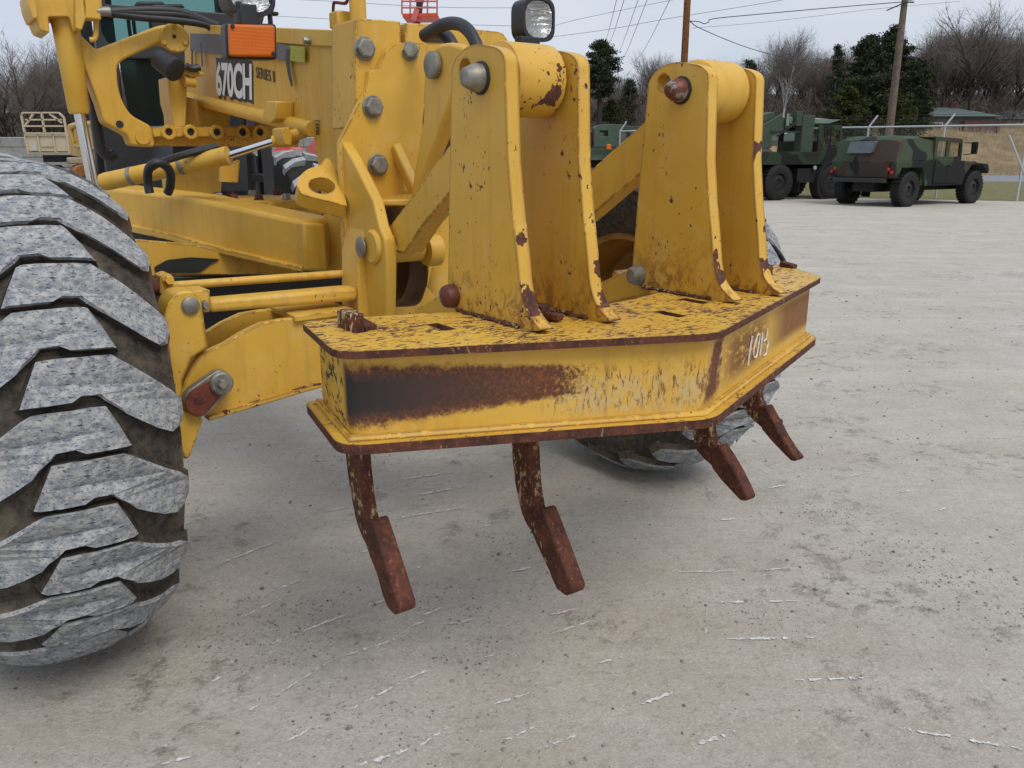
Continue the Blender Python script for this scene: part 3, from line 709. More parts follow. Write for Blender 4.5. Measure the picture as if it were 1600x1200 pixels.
# ---- front axle, wheel lean and steering
m=MB(); slab_u(m,[(283,640),(281,617),(290,592),(312,554),(350,537),(377,520),(408,505),(440,499),(540,490),(560,560),(560,590),(483,608),(329,656),(322,650)],.15,.12); 
m.loft([p+Vector((-.2,.0,0)) for p in px_u([(283,640),(281,617),(290,592),(312,554),(350,537),(377,520),(408,505),(440,499),(540,490),(560,560),(483,608),(329,656)],.15)],(-.03,0,0))
axle=m.build('front_axle','yel',root,bevel=.004)
m=MB(); slab_u(m,[(325,651),(483,603),(560,584),(560,592),(483,611),(326,658)],.165,.12); m.build('axle_lip','edge',axle,bevel=.002)
m=MB(); a=Q(452,497,u=.12); b=Q(545,486,u=.12); m.beam(a+Vector((-.08,0,.005)),b+Vector((-.08,0,.005)),.26,.02,(0,0,1)); m.build('axle_cap','yel',axle,bevel=.003)
m=MB(); m.box((-.0,.55,.80+D),(.2,1.1,.22)); m.build('axle_beam','yel_clean',axle,bevel=.01)
kn=[(258,492),(263,474),(272,460),(285,455),(304,455),(314,466),(326,543),(300,560),(286,595),(283,640),(318,656),(306,690),(297,715),(289,719),(282,705),(268,600),(258,520)]
m=MB(); slab_u(m,rnd(kn,{1:5,2:5,3:5,4:5,5:5,13:4,14:4}),.17,.05); m.build('wheel_knuckle','yel',root,bevel=.008)
m=MB(); slab_u(m,rnd([(255,505),(258,478),(268,462),(280,456),(284,462),(272,475),(268,505)],4),.09,-.05); m.build('knuckle_bracket','yel',root,bevel=.006)
m=MB(); m.lathe(Q(297,477,u=.17),FU,[(.026,0),(.026,.01),(.021,.014)],20); m.build('knuckle_pin','steel',root)
bolt(Q(272,473,u=.10),FU,.012,root)
def pill(x0,y0,x1,y1,r0,r1,u0,u1,name,mat,par):
    a=Vector((x0,y0));b=Vector((x1,y1));d=(b-a).normalized();ang=math.atan2(d.y,d.x); pts=[]
    for i in range(13): q=ang+math.pi/2+math.pi*i/12; pts.append((x0+r0*math.cos(q),y0+r0*math.sin(q)))
    for i in range(13): q=ang-math.pi/2+math.pi*i/12; pts.append((x1+r1*math.cos(q),y1+r1*math.sin(q)))
    mb=MB(); slab_u(mb,pts,u0,u1); return mb.build(name,mat,par,bevel=.003)
cov=pill(345,598,312,627,19,24,.205,.172,'pin_keeper','steel',root)
pill(330,612,310,629,17,21,.209,.205,'keeper_rust_patch','redrust',cov)
m=MB(); m.lathe(Q(345,598,u=.206),FU,[(.036,0),(.036,.012),(.030,.018)],24); m.build('keeper_washer','steel',cov)
bolt(Q(345,598,u=.224),FU,.016,cov)
m=MB(); m.lathe(Q(312,622,u=.2085),FU,[(.018,0),(.018,.003)],16); m.build('pin_centre','rust',cov)
m=MB(); m.cyl(Q(250,448,u=-.02),Q(545,427,u=-.02),pr_(Q(400,436,u=-.02),6.5),16); m.build('tie_rod','yel',root)
m=MB(); slab_u(m,rnd([(250,432),(262,427),(270,430),(272,458),(262,463),(250,460)],3),.03,-.05); m.build('tie_rod_end','yel',root,bevel=.005)
m=MB(); m.cyl(Q(232,449,u=0.),Q(252,447,u=0.),.028,16); m.build('tie_rod_boot','rust',root)
bolt(Q(262,437,u=.03),FU,.015,root,'yel_clean')
m=MB(); slab_u(m,[(328,469),(540,450),(560,449),(560,470),(540,472),(328,489)],.12,.04); m.build('lean_bar','yel',root,bevel=.014,seg=3)
m=MB(); slab_u(m,rnd([(300,455),(328,453),(329,487),(318,489),(312,480),(300,470)],2),.14,.03); m.build('lean_bar_end','yel',root,bevel=.005)
bolt(Q(319,476,u=.14),FU,.012,root)
# ---- drawbar, circle, side shift
plA=(Q(478,345,u=-.5).xy,Q(195,300,u=-1.55).xy)
db=[(150,290),(262,303),(300,309),(475,345),(478,423),(462,421),(360,396),(270,373),(205,358),(150,350)]
m=MB(); nn=Vector((plA[1][1]-plA[0][1],-(plA[1][0]-plA[0][0]),0)).normalized(); 
if nn.y<0: nn=-nn
m.loft([Q(x,y,pl=plA) for x,y in db],nn*.20); m.build('drawbar','yel_clean',root,bevel=.02,seg=3)
m=MB(); m.loft([Q(x,y,pl=plA)-nn*.03 for x,y in [(205,350),(270,364),(360,389),(478,416),(478,424),(360,398),(270,374),(205,360)]],nn*.10); m.build('drawbar_lip','yel',root,bevel=.004)
m=MB(); slab_u(m,[(474,347),(508,350),(514,424),(476,423)],-.48,-.6); m.build('drawbar_head','yel_clean',root,bevel=.012,seg=3)
m=MB(); slab_u(m,[(205,374),(300,382),(462,420),(462,432),(400,428),(205,432)],-.95,-1.0); m.build('circle_plate','yel',root,bevel=.004)
m=MB(); slab_u(m,rnd([(240,418),(262,406),(300,402),(345,405),(330,412),(312,426),(245,427)],5),-.94,-.945); m.build('worn_patch','dark',root)
m=MB(); slab_u(m,[(225,432),(560,428),(560,520),(225,560)],-1.25,-1.3); m.build('moldboard','dark',root,bevel=.01)
m=MB(); slab_u(m,[(335,318),(362,312),(500,318),(505,352),(470,350),(335,325)],-1.2,-1.9); m.build('circle_gearbox','yel',root,bevel=.01)
cc=Q(420,310,u=-1.5); m=MB(); m.lathe(cc+Vector((0,0,-.07)),(0,0,1),[(.33,0),(.33,.03),(.31,.032),(.31,.07),(.29,.075),(.02,.076)],32); m.build('circle_swivel','yel',root)
for i in range(12):
    a=2*math.pi*i/12; bolt(cc+Vector((.25*math.cos(a),.25*math.sin(a),.006)),(0,0,1),.02,root,'rust' if i%3 else 'steel')
for (x,y) in ((363,320),(387,318),(424,322)): bolt(Q(x,y,u=-1.19),FU,.02,root,'yel_clean')
m=MB(); m.beam(Q(388,330,u=-1.15),Q(430,345,u=-1.15),.08,.05); m.build('gear_guard','yel',root,bevel=.01)
a=Q(160,285,u=-1.3); b=Q(357,243,u=-.95); rr=pr_(b,14)
m=MB(); m.lathe(a,b-a,[(rr*.9,0),(rr,.02),(rr,(b-a).length-.03),(rr*1.04,(b-a).length-.028),(rr*1.04,(b-a).length),(rr*.5,(b-a).length+.004)],28); shift=m.build('side_shift_cylinder','yel_clean',root,smooth=35)
d=(Q(428,221,u=-.82)-b); m=MB(); m.cyl(b,b+d,pr_(b,5.5),18); m.build('cylinder_rod','chrome',shift)
m=MB(); e=b+d; m.cyl(e,e+d.normalized()*.14,pr_(b,9),14); m.build('rod_end','yel_clean',shift)
m=MB(); slab_u(m,rnd([(441,200),(452,198),(457,215),(456,228),(446,227),(442,215)],3),-.70,-.82); slab_u(m,rnd([(452,200),(466,198),(471,206),(466,226),(456,228)],4),-.84,-.9); m.build('rod_clevis','yel',shift,bevel=.005)
for t in (.22,.62):
    c=a+(b-a)*t; m=MB(); m.lathe(c,b-a,[(rr*1.0,0),(rr*1.05,0),(rr*1.05,.018),(rr,.018)],24,False); m.build('hose_clamp','steel',shift)
m=MB(); m.tube([Q(234,302,u=-.95),Q(231,285,u=-.95),Q(232,265,u=-.92),Q(242,255,u=-.9),Q(256,257,u=-.9),Q(266,270,u=-.92),Q(266,290,u=-.95),Q(262,302,u=-.97)],.018,10); m.build('hose_loop','black',root)
m=MB(); m.tube([Q(236,262,u=-.92),Q(255,252,u=-.95),Q(290,241,u=-1.),Q(340,228,u=-1.)],.016,8); m.build('hose_run','black',root)
# ---- saddle and lift arms
us=-2.0
m=MB(); slab_u(m,rnd([(118,48),(128,56),(150,77),(247,40),(262,38),(290,44),(285,78),(252,66),(195,92),(183,102),(184,130),(190,156),(205,180),(235,196),(243,214),(242,230),(222,229),(205,227),(199,211),(163,192),(153,160),(135,112),(122,78)],{3:8,4:6,7:8,8:12,9:14,10:14,11:14,12:10,14:8,15:5,18:6,19:6,20:6}),us,us-.14)
arm=m.build('lift_arm','yel_clean',root,bevel=.012,seg=3)
m=MB(); c=Q(272,60,u=us+.002); m.lathe(c,FU,[(pr_(c,21.5),0),(pr_(c,21.5),.02),(pr_(c,20),.028)],32); m.build('arm_hub_cover','yel_clean',arm)
for (x,y) in ((272,41),(289,67),(256,67),(276,78)): bolt(Q(x,y,u=us+.029),FU,.012,arm,'yel_clean',h=.008)
bolt(Q(272,57,u=us+.029),FU,.008,arm,'rust',h=.006)
m=MB(); c=Q(187,194,u=us+.001); m.lathe(c,FU,[(pr_(c,5.5),0),(pr_(c,5.5),.003)],20); m.build('arm_hole','dark',arm)
m=MB(); c=Q(223,214,u=us+.001); m.lathe(c,FU,[(pr_(c,11),0),(pr_(c,11),.01)],24); m.build('arm_boss','yel_clean',arm)
m=MB(); slab_u(m,[(238,199),(400,197),(420,196),(432,193),(455,190),(480,196),(484,206),(470,214),(240,214)],us+.02,us-.06)
for x in (263,297,338,378,405):
    c=Q(x,206.5,u=us+.03); m.ring(c,FU,pr_(c,11.5),pr_(c,5.5),.02,20)
sb=m.build('saddle_bar','yel',root,bevel=.004)
for x in (263,297,338,378,405):
    c=Q(x,206.5,u=us+.028); m=MB(); m.lathe(c,FU,[(pr_(c,5.3),0),(pr_(c,5.3),.004)],16); m.build('lock_hole','dark',sb)
m=MB(); slab_u(m,[(240,214),(470,213),(466,230),(243,228)],us-.05,us-.1); m.build('saddle_back','yel',root)
m=MB(); slab_u(m,[(262,120),(292,117),(292,155),(290,198),(272,200),(270,176),(265,160)],us-.0,us-.2); slab_u(m,[(285,106),(320,114),(320,117),(300,121),(285,112)],us+.1,us-.1); m.build('saddle_bracket','yel_clean',root,bevel=.006)
m=MB(); c=Q(289,127,u=us+.08); m.cyl(c,Q(305,129,u=us+.08),pr_(c,8),16); m.build('lock_cylinder','yel_clean',root)
m=MB(); slab_u(m,[(286,150),(330,162),(362,172),(358,198),(286,198)],us-.15,us-.25); m.build('saddle_plate','yel',root)
m=MB(); m.tube([Q(290,103,u=us+.12),Q(300,107,u=us+.12),Q(312,105,u=us+.12)],.018,8); m.build('saddle_fitting','black',root)
for q in ([(299,78),(301,78),(301,107),(299,107)],):
    decal(q,-.1385,'rust','rust_streak')
decal([(313,66),(314,66),(317,104),(315,104)],-.139,'ink','wire_streak')
# lift cylinder, near side
a=Q(104,8,u=us); bq=Q(125,178,u=us); 
r0=pr_(bq,15)
ul=us-.02
a=Q(98,10,u=ul); b=Q(124,178,u=ul); dz=(b-a).normalized()
m=MB(); m.lathe(a,b-a,[(pr_(a,23),0),(pr_(a,20),.1),(pr_(b,15.5),(b-a).length-.01),(pr_(b,13.5),(b-a).length)],28); lc=m.build('blade_lift_cylinder','yel_clean',root,smooth=35)
e=Q(146,290,u=ul); m=MB(); m.cyl(b,e,pr_(b,8.5),20); m.build('cylinder_rod','chrome',lc)
m=MB(); slab_u(m,rnd([(45,-20),(132,-20),(134,20),(128,45),(115,50),(108,26),(75,26),(78,52),(62,46),(52,22)],4),ul+.10,ul-.16); m.build('cylinder_yoke','yel_clean',lc,bevel=.012)
m=MB(); slab_u(m,rnd([(118,-10),(134,-12),(137,20),(128,48),(118,44)],4),ul+.16,ul-.1); slab_u(m,rnd([(40,-12),(54,-10),(60,28),(52,30),(44,10)],4),ul+.16,ul-.1); m.build('yoke_cap','yel_clean',lc,bevel=.008)
m=MB(); m.tube([Q(138,20,u=ul+.1),Q(148,22,u=ul+.1),Q(150,45,u=ul+.1),Q(148,60,u=ul+.1),Q(140,62,u=ul+.1)],.012,8); m.build('steel_pipe','yel_clean',lc)
m=MB(); m.box(Q(140,14,u=ul+.12),(.08,.08,.10)); m.box(Q(147,3,u=ul+.12),(.05,.06,.06)); m.build('port_block','yel_clean',lc,bevel=.008)
for pts,r in (([(150,17),(180,18),(230,21),(290,24),(340,40)],.019),([(175,18),(230,15),(280,18),(315,30),(332,42)],.019),([(170,20),(220,27),(280,32),(320,38),(330,44)],.019)):
    m=MB(); m.tube([Q(x,y,u=-1.9) for x,y in pts],r,10); m.build('hydraulic_hose','black',root)
m=MB(); m.cyl(Q(150,18,u=-1.88),Q(172,18,u=-1.88),.022,12); m.build('hose_ferrule','steel',root)
m=MB(); m.tube([Q(x,y,u=-2.2) for x,y in ((148,165),(152,200),(158,232),(170,244),(180,240))],.028,10); m.tube([Q(x,y,u=-2.15) for x,y in ((128,100),(134,125),(143,152),(147,170))],.016,8); m.build('hose_run','black',root)
# far lift cylinder stub and pipe rising above the frame
m=MB(); pA_=Q(560,34,v=.75); m.cyl(pA_+Vector((0,0,-.2)),Vector((pA_.x,pA_.y,3.3)),pr_(pA_,13),20); m.build('blade_lift_cylinder','yel_clean',root)
m=MB(); m.tube([Q(x,y,v=.7) for x,y in ((520.5,40),(521,8),(525,4),(540,5),(544,-6))],.010,6); m.build('steel_pipe','redrust',root)
m=MB(); m.box(Q(535,32,v=.72),(.12,.12,.09)); m.build('port_block','yel_clean',root,bevel=.01)
# ---- lamps and signal
def headlamp(pc,wd,ht,name_,rz=0.,lab=None):
    g=MB(); 
    def rr_(w_,h_,c,n=5): 
        return [Vector((0,x,y)) for x,y in rnd([(-w_/2,-h_/2),(w_/2,-h_/2),(w_/2,h_/2),(-w_/2,h_/2)],c,n)]
    Mx=Matrix.Rotation(rz,3,'Z')
    o_=[pc+Mx@q for q in rr_(wd,ht,wd*.34)]; i_=[pc+Mx@q for q in rr_(wd*.86,ht*.86,wd*.38)]
    g.loft(o_,Mx@Vector((-.03,0,0)),[i_]); 
    back=[pc+Mx@(q*1.0+Vector((-.03,0,0))) for q in rr_(wd*.98,ht*.98,wd*.34)]
    g.loft(back,Mx@Vector((-.07,0,0)))
    h=g.build('headlamp_housing','blackp',root,bevel=.006)
    g=MB(); n=24; rings=6; vs=[];fs=[]
    for j in range(rings+1):
        f=j/rings
        for k in range(n):
            a=2*math.pi*k/n; x=wd*.42*f*math.copysign(abs(math.cos(a))**.75,math.cos(a)); y=ht*.42*f*math.copysign(abs(math.sin(a))**.75,math.sin(a)); vs.append(pc+Mx@Vector((-.029+.024*f*f,x,y)))
    for j in range(rings):
        for k in range(n): fs.append((j*n+k,j*n+(k+1)%n,(j+1)*n+(k+1)%n,(j+1)*n+k))
    t=bpy.data.materials.get('lamp_reflector')
    if not t:
        tt=NT('lamp_reflector'); co=tt.coord(scale=(9,9,22)); wv=tt.noise(co,1,3,.5,2.5)
        tt.bump(wv,.5,.03); t=tt.fin(tt.mix(tt.ss(wv,.4,.65),(.62,.60,.56),(.95,.95,.95)),.25,.5)
    fin_mesh('reflector',vs,fs,t,h,smooth=60)
    g=MB(); g.loft([pc+Mx@(q+Vector((.001,0,0))) for q in rr_(wd*.85,ht*.85,wd*.37)],Mx@Vector((.004,0,0))); g.build('lens',glass('clear_lamp_glass'+name_,(.93,.94,.95),.06,.10),h)
    return h
p=Q(843,30,u=-.28); hl=headlamp(p,pr_(p,60),pr_(p,64),'a',-.05)
m=MB(); m.box(Q(824,70,u=-.3),(.05,.10,.06)); m.box(Q(830,64,u=-.32),(.03,.05,.07)); m.build('lamp_bracket','dark',hl,bevel=.004)
m=MB(); m.box(Q(822,77,u=-.3),(.06,.13,.025)); m.build('bracket_foot','redrust',hl)
p=Q(392,-12,u=-.28); hl2=headlamp(p,pr_(p,78),pr_(p,66),'b',0.)
m=MB(); m.box(Q(385,30,u=-.3),(.06,.06,.09)); m.box(Q(372,28,u=-.3),(.05,.02,.10)); m.box(Q(422,28,u=-.3),(.03,.01,.16)); m.box(Q(412,20,u=-.32),(.03,.10,.012)); m.build('lamp_bracket','dark',hl2,bevel=.004)
sg=MB(); slab_u(sg,rnd([(352,35),(432,37),(433,93),(354,92)],6),-.28,-.34); sgo=sg.build('turn_signal_housing','blackp',root,bevel=.006)
t=NT('amber_lens'); co=t.coord(); wv=t.n('ShaderNodeTexWave'); t.l(co,wv.inputs['Vector']); wv.bands_direction='Y'; wv.inputs['Scale'].default_value=28; w2=t.n('ShaderNodeTexWave'); t.l(co,w2.inputs['Vector']); w2.bands_direction='Z'; w2.inputs['Scale'].default_value=28; t.bump(t.M('ADD',wv.outputs['Fac'],w2.outputs['Fac']),.15,.002); MT['amber']=t.fin(t.mix(t.noise(co,20),(.50,.100,.003),(.58,.125,.004)),.38,0,.4)
sg=MB(); slab_u(sg,rnd([(357,37),(430,39),(431,89),(359,88)],6),-.262,-.28); sg.build('turn_signal_lens','amber',sgo,bevel=.008,seg=3)
for x,y in ((363,41),(427,84)): bolt(Q(x,y,u=-.2615),FU,.006,sgo,'blackp','screw',h=.004)
# ---- cab, hood and tandems
uc=-3.3
m=MB(); slab_u(m,[(142,-330),(425,-330),(425,-20),(395,100),(395,300),(170,300),(150,60)],uc,uc-.08,
   [[(158,-300),(415,-300),(415,-25),(352,20),(165,6)],[(156,24),(180,26),(235,28),(240,58),(170,68),(160,50)],rnd([(186,92),(263,92),(266,196),(205,197),(190,160)],{3:16}),[(300,110),(385,110),(385,198),(300,198)]])
cab=m.build('cab','dark',root,bevel=.01)
c0=Q(152,60,u=uc); c1=Q(425,60,u=uc); cy=(c0.y+c1.y)/2; cw=c1.y-c0.y
zr=Q(300,-330,u=uc).z
for vv in (c0.y+.08,c1.y-.08):
    for uu in (uc-.1,uc-.8):
        m=MB(); m.box((uu,vv,(zr+1.2)/2+.1),(.08,.08,zr-1.2)); m.build('cab_post','dark',cab)
m=MB(); m.box((uc-.45,cy,zr+.05),(1.0,cw,.12)); m.build('cab_roof','dark',cab,bevel=.03)
m=MB(); m.box((uc-.5,cy,1.25),(.8,cw*.8,.7)); m.build('cab_base','dark',cab,bevel=.03)
m=MB(); m.box((uc-.6,cy,1.95),(.25,.4,.75)); m.box((uc-.35,cy,1.85),(.1,.3,.5)); m.build('seat','dark',cab,bevel=.04)
for nm,pts,mt in (('windscreen',[(158,-300),(415,-300),(415,-25),(352,20),(165,6)],'teal'),('window_pane',[(156,24),(235,28),(240,58),(170,68),(160,50)],'teal'),('window_pane',[(186,92),(263,92),(266,196),(205,197)],'darkglass'),('window_pane',[(300,110),(385,110),(385,198),(300,198)],'darkglass')):
    m=MB(); slab_u(m,pts,uc-.03,uc-.036); m.build(nm,mt,cab,smooth=0)
for x0,x1,y0,y1 in ((215,255,2,9),(240,285,6,12)): 
    m=MB(); slab_u(m,[(x0,y0),(x1,y0),(x1+5,y1),(x0-5,y1)],uc+.05,uc+.02); m.build('wiper_motor','dark',cab,bevel=.01)
m=MB(); m.tube([Q(x,y,u=uc-.2) for x,y in ((163,60),(161,48),(165,42),(170,46),(170,60))],.012,6); m.build('grab_handle','dark',cab)
for xx in (200,208): 
    m=MB(); m.tube([Q(x,y,u=uc-.2) for x,y in ((xx,28),(xx+2,45),(xx+4,58))],.012,6); m.build('control_lever','dark',cab)
m=MB(); wa=Q(246,91,u=-1.95); wb=Q(274,110,u=-1.85); m.lathe(wa,wb-wa,[(.035,0),(.05,.01),(.055,.05),(.058,(wb-wa).length),(.045,(wb-wa).length+.01)],20); m.build('work_lamp','black',root)
uh=-4.6
vh=Q(152,190,u=uh).y
m=MB(); slab_v(m,rnd([(104,194),(112,191),(152,187),(153,252),(109,243)],{0:3,1:3}),vh,vh+.75); hood=m.build('engine_hood','yel_clean',root,bevel=.04)
m=MB(); m.tube([Q(x,y,v=vh-.005) for x,y in ((146,194),(118,196),(113,200),(113,206),(117,222),(121,229),(150,233))],.018,6,2); m.build('panel_seam','yel',hood)
m=MB(); slab_u(m,[(108,246),(140,246),(141,257),(109,256)],uh+.14,uh); m.build('pale_step','tan',hood,bevel=.01)
m=MB(); slab_u(m,rnd([(116,266),(121,259),(134,256),(143,260),(147,276),(118,276)],3),uh+.25,uh); slab_u(m,rnd([(158,248),(178,245),(191,256),(194,272),(163,276)],4),uh+.3,uh); m.build('tandem_housing','rustyellow',root,bevel=.03)
m=MB(); m.box((-5.6,1.0,.75),(2.0,.22,.35)); m.box((-5.6,-.6,.75),(2.0,.22,.35)); m.build('tandem_case','yel_clean',root,bevel=.05)
m=MB(); slab_u(m,[(347,262),(375,250),(372,285),(347,284)],-1.6,-1.65); m.build('bracket_plate','yel',root)
m=MB(); slab_u(m,[(262,250),(350,248),(345,310),(270,312)],-2.2,-2.4); m.build('circle_bracket','yel_clean',root,bevel=.01)
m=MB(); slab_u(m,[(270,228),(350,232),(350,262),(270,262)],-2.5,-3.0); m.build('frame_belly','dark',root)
m=MB(); m.tube([Q(392,240,u=-2.6),Q(394,270,u=-2.6),Q(395,300,u=-2.6)],.03,8); m.box(Q(400,278,u=-2.55),(.05,.09,.05)); m.build('valve_rod','dark',root,bevel=.01)

# ---- tyres
RT,HWT,KT=.800,.268,.092
def crown(wv): return RT-KT*abs(wv)**2.5
LUG=[(-.24,0),(-.10,.002),(.06,0),(.22,.001),(.36,0),(.45,-.012),(.56,-.034),(.68,-.058),(.80,-.084),(.92,-.11),(1.02,-.14),(1.02,-.19),(.98,-.225),(.90,-.235),(.74,-.212),(.60,-.186),(.45,-.158),(.36,-.138),(.27,-.118),(.21,-.100),(.04,-.098),(-.05,-.112),(-.24,-.113),(-.42,-.112),(-.34,-.06)]
def lug_mesh(sign,name):
    n=len(LUG); vs=[]
    for lvl,(dr,g) in enumerate(((0,1.),(-.010,1.035),(-.055,1.10))):
        cx=sum(p[0] for p in LUG)/n; cs=sum(p[1] for p in LUG)/n
        for wv,s in LUG:
            w2=cx+(wv-cx)*g if lvl else wv; s2=s+(s-(-.055-.10*max(0,wv-.3)/.6))*(g-1)*.5
            if lvl==0: w2=wv-.02*(1 if wv>cx else -1)
            r=crown(min(1,abs(w2)))+dr; a=s2/RT
            vs.append((r*math.cos(a),sign*w2*HWT,r*math.sin(a)))
    tris=tessellate_polygon([[Vector((p[0],p[1],0)) for p in LUG]])
    fs=[tuple(t) for t in tris]
    for k in range(2):
        for i in range(n): fs.append((k*n+i,k*n+(i+1)%n,(k+1)*n+(i+1)%n,(k+1)*n+i))
    me=bpy.data.meshes.new(name); me.from_pydata(vs,[],fs)
    bm=bmesh.new(); bm.from_mesh(me); bmesh.ops.recalc_face_normals(bm,faces=bm.faces); bm.to_mesh(me); bm.free()
    # outward check
    me.materials.append(MT['lug']); me.materials.append(MT['groove'])
    for i,p in enumerate(me.polygons): p.material_index=0 if i<len(tris)+n else 1
    return me
def wheel(name,cu_,cv,cz,yaw,lean,flip):
    m=MB(); ax=Vector((0,1,0)); g=.040
    pr_t=[(.43,-.20),(.52,-.25),(.62,-.275),(.67,-.275)]+[(crown(x)-g,x*HWT) for x in (-1,-.8,-.6,-.4,-.2,0,.2,.4,.6,.8,1)]+[(.67,.275),(.62,.275),(.52,.25),(.43,.20),(.43,-.20)]
    m.lathe((0,0,0),ax,pr_t,72,False)
    ty=m.build(name,'groove',root,smooth=50)
    for p in ty.data.polygons: pass
    ty.location=(cu_,cv,cz); ty.rotation_euler=(lean,0,yaw)
    NL=19
    meshes=[lug_mesh(1,'tread_lug'),lug_mesh(-1,'tread_lug')]
    for i in range(NL):
        for s in (0,1):
            o=bpy.data.objects.new('tread_lug',meshes[s]); COL.objects.link(o); o.parent=ty
            a=2*math.pi*(i+.5*s)/NL+.0818; o.rotation_euler=(0,-a,0)
    m=MB()
    m.lathe((0,0,0),ax,[(.44,-.205),(.455,-.202),(.455,-.195),(.40,-.18),(.38,-.05),(.30,.0),(.12,.01),(.12,-.06),(.0001,-.06)] if not flip else [(.44,-.205),(.46,-.202),(.455,-.195),(.40,-.18),(.36,.05),(.30,.08),(.14,.08),(.12,-.04),(.0001,-.04)],48,False)
    m.lathe((0,0,0),ax,[(.44,.205),(.455,.202),(.455,.195),(.40,.18),(.38,.05)],48,False)
    m.build('rim','rimpaint',ty,smooth=35)
    return ty
wheel('front_wheel',-.266,-1.312,.688+D,.038,-.034,False)
wheel('front_wheel',-.297,1.475,.688+D,.038,-.034,True)
m=MB(); m.cyl((-.28,-1.1,.69+D),(-.05,-.88,.69+D),.10,20); m.cyl((-.29,1.38,.69+D),(-.1,1.05,.69+D),.10,20); m.build('wheel_hub','yel_clean',root)
def rear_wheel(cu_,cv):
    m=MB(); m.lathe((0,0,0),(0,1,0),[(.42,-.18),(.6,-.23),(.70,-.21),(.725,-.15),(.73,0),(.725,.15),(.70,.21),(.6,.23),(.42,.18)],48,False); ty=m.build('rear_wheel','rubber',root,smooth=50)
    g=MB()
    for i in range(22):
        for s in (-1,1):
            a=2*math.pi*(i+.25*(s+1))/22
            def P(r,wv,sv): q=a+sv/.75; return Vector((r*math.cos(q),wv,r*math.sin(q)))
            t0=[(.735,.02*s,.0),(.72,.12*s,-.01),(.69,.22*s,-.06)]
            hw=.028
            top_=[P(r+.045,wv,sv-hw) for r,wv,sv in t0]+[P(r+.045,wv,sv+hw) for r,wv,sv in reversed(t0)]
            bt=[P(r-.02,wv,sv-hw) for r,wv,sv in t0]+[P(r-.02,wv,sv+hw) for r,wv,sv in reversed(t0)]
            n=6; g._add(top_+bt,[(0,1,4,5),(1,2,3,4)]+[(k,(k+1)%n,(k+1)%n+n,k+n) for k in range(n)])
    lo=g.build('tread_lugs','pale_lug',ty,smooth=0); lo['kind']='stuff'
    m=MB(); m.lathe((0,0,0),(0,1,0),[(.43,-.18),(.40,-.15),(.38,.0),(.1,.0),(.0001,0)],32,False); m.build('rim','yel_clean',ty)
    for o_ in [ty]+kids(ty): o_.data.transform(Matrix.Diagonal((1.09,1.0,1.09,1.0)))
    ty.location=(cu_,cv,.80); return ty
for cu_ in (-4.75,-6.35):
    rear_wheel(cu_,1.36); rear_wheel(cu_,-1.0)

#BACKGROUND#
# ================================================================ VEHICLES BEHIND
def camo_mat(name,cols,sc_=1.3):
    t=NT(name); co=t.coord(); n=t.noise(co,sc_,1.5,.4,.6); n2=t.noise(t.coord(loc=(5,3,2)),sc_*1.1,1.5,.4,.6)
    c=t.mix(t.ss(n2,.57,.585),cols[0],cols[2]); c=t.mix(t.ss(n,.50,.515),c,cols[1])
    t.bump(t.noise(co,12,4),.1,.01); return t.fin(c,.7,0,.2)
GRN,BRN,BLK=(.036,.055,.029),(.046,.033,.026),(.013,.014,.014)
MT['camo']=camo_mat('camouflage_paint',(GRN,BLK,BRN),.75); MT['camo2']=camo_mat('camouflage_paint_dark',((.026,.042,.024),BLK,(.022,.024,.018)),.8)
MT['canvas']=camo_mat('camouflage_canvas',((.048,.068,.040),(.015,.016,.017),(.060,.043,.034)),.8)
MT['olived']=flat('dark_green_paint',(.035,.058,.034),.6,0,.3,3)
MT['olive']=flat('faded_green_paint',(.060,.095,.060),.65,0,.25,3)
MT['oliveb']=flat('pale_green_paint',(.16,.22,.17),.6,0,.25,3)
MT['tail']=flat('red_tail_lamp',(.5,.01,.01),.3,0,.1)
MT['tan']=flat('tan_truck_paint',(.44,.37,.25),.6,0,.12,5)
MT['orange']=flat('orange_lift_paint',(.62,.055,.018),.45,0,.15,8)
MT['pinkish']=flat('faded_red_boom',(.50,.12,.10),.55,0,.15,8)
MT['galv']=flat('galvanised_steel',(.46,.48,.50),.45,.3,.15,20)
MT['block']=flat('concrete_block_face',(.24,.235,.225),.9,0,.2,4,.4)
MT['wood']=flat('grey_brown_pole_wood',(.17,.135,.105),.9,0,.35,6,.5,.2)
MT['wood2']=flat('red_brown_pole_wood',(.20,.085,.035),.85,0,.5,9,.5,.2)
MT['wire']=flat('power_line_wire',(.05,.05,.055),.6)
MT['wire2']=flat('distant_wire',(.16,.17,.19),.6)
def mil_wheel(parent,x,y,r,wd,name='wheel'):
    m=MB(); m.lathe((0,-wd/2,0),(0,1,0),[(r*.5,.02),(r*.6,0),(r*.9,0),(r,.04),(r,wd-.04),(r*.9,wd),(r*.6,wd),(r*.5,wd-.02)],28,False)
    for i in range(28):
        a=2*math.pi*i/28; m.box((r*math.cos(a),0,r*math.sin(a)),(.04,wd*.86,.05),0,0,-a)
    o=m.build(name,'rubber',parent,smooth=35); o.location=(x,y,r)
    m=MB(); m.lathe((0,-wd*.36,0),(0,1,0),[(.0001,.05),(r*.18,.05),(r*.22,.0),(r*.5,.03),(r*.52,0),(r*.52,wd*.72),(r*.5,wd*.70),(r*.22,wd*.66),(.0001,wd*.66)],20,False); m.build('rim','dark',o)
    return o
def pr_y(m,pts,y0,y1,holes=()): return m.loft([Vector((x,y0,z)) for x,z in pts],(0,y1-y0,0),[[Vector((x,y0,z)) for x,z in h] for h in holes])
def rect(x0,x1,z0,z1): return [(x0,z0),(x1,z0),(x1,z1),(x0,z1)]
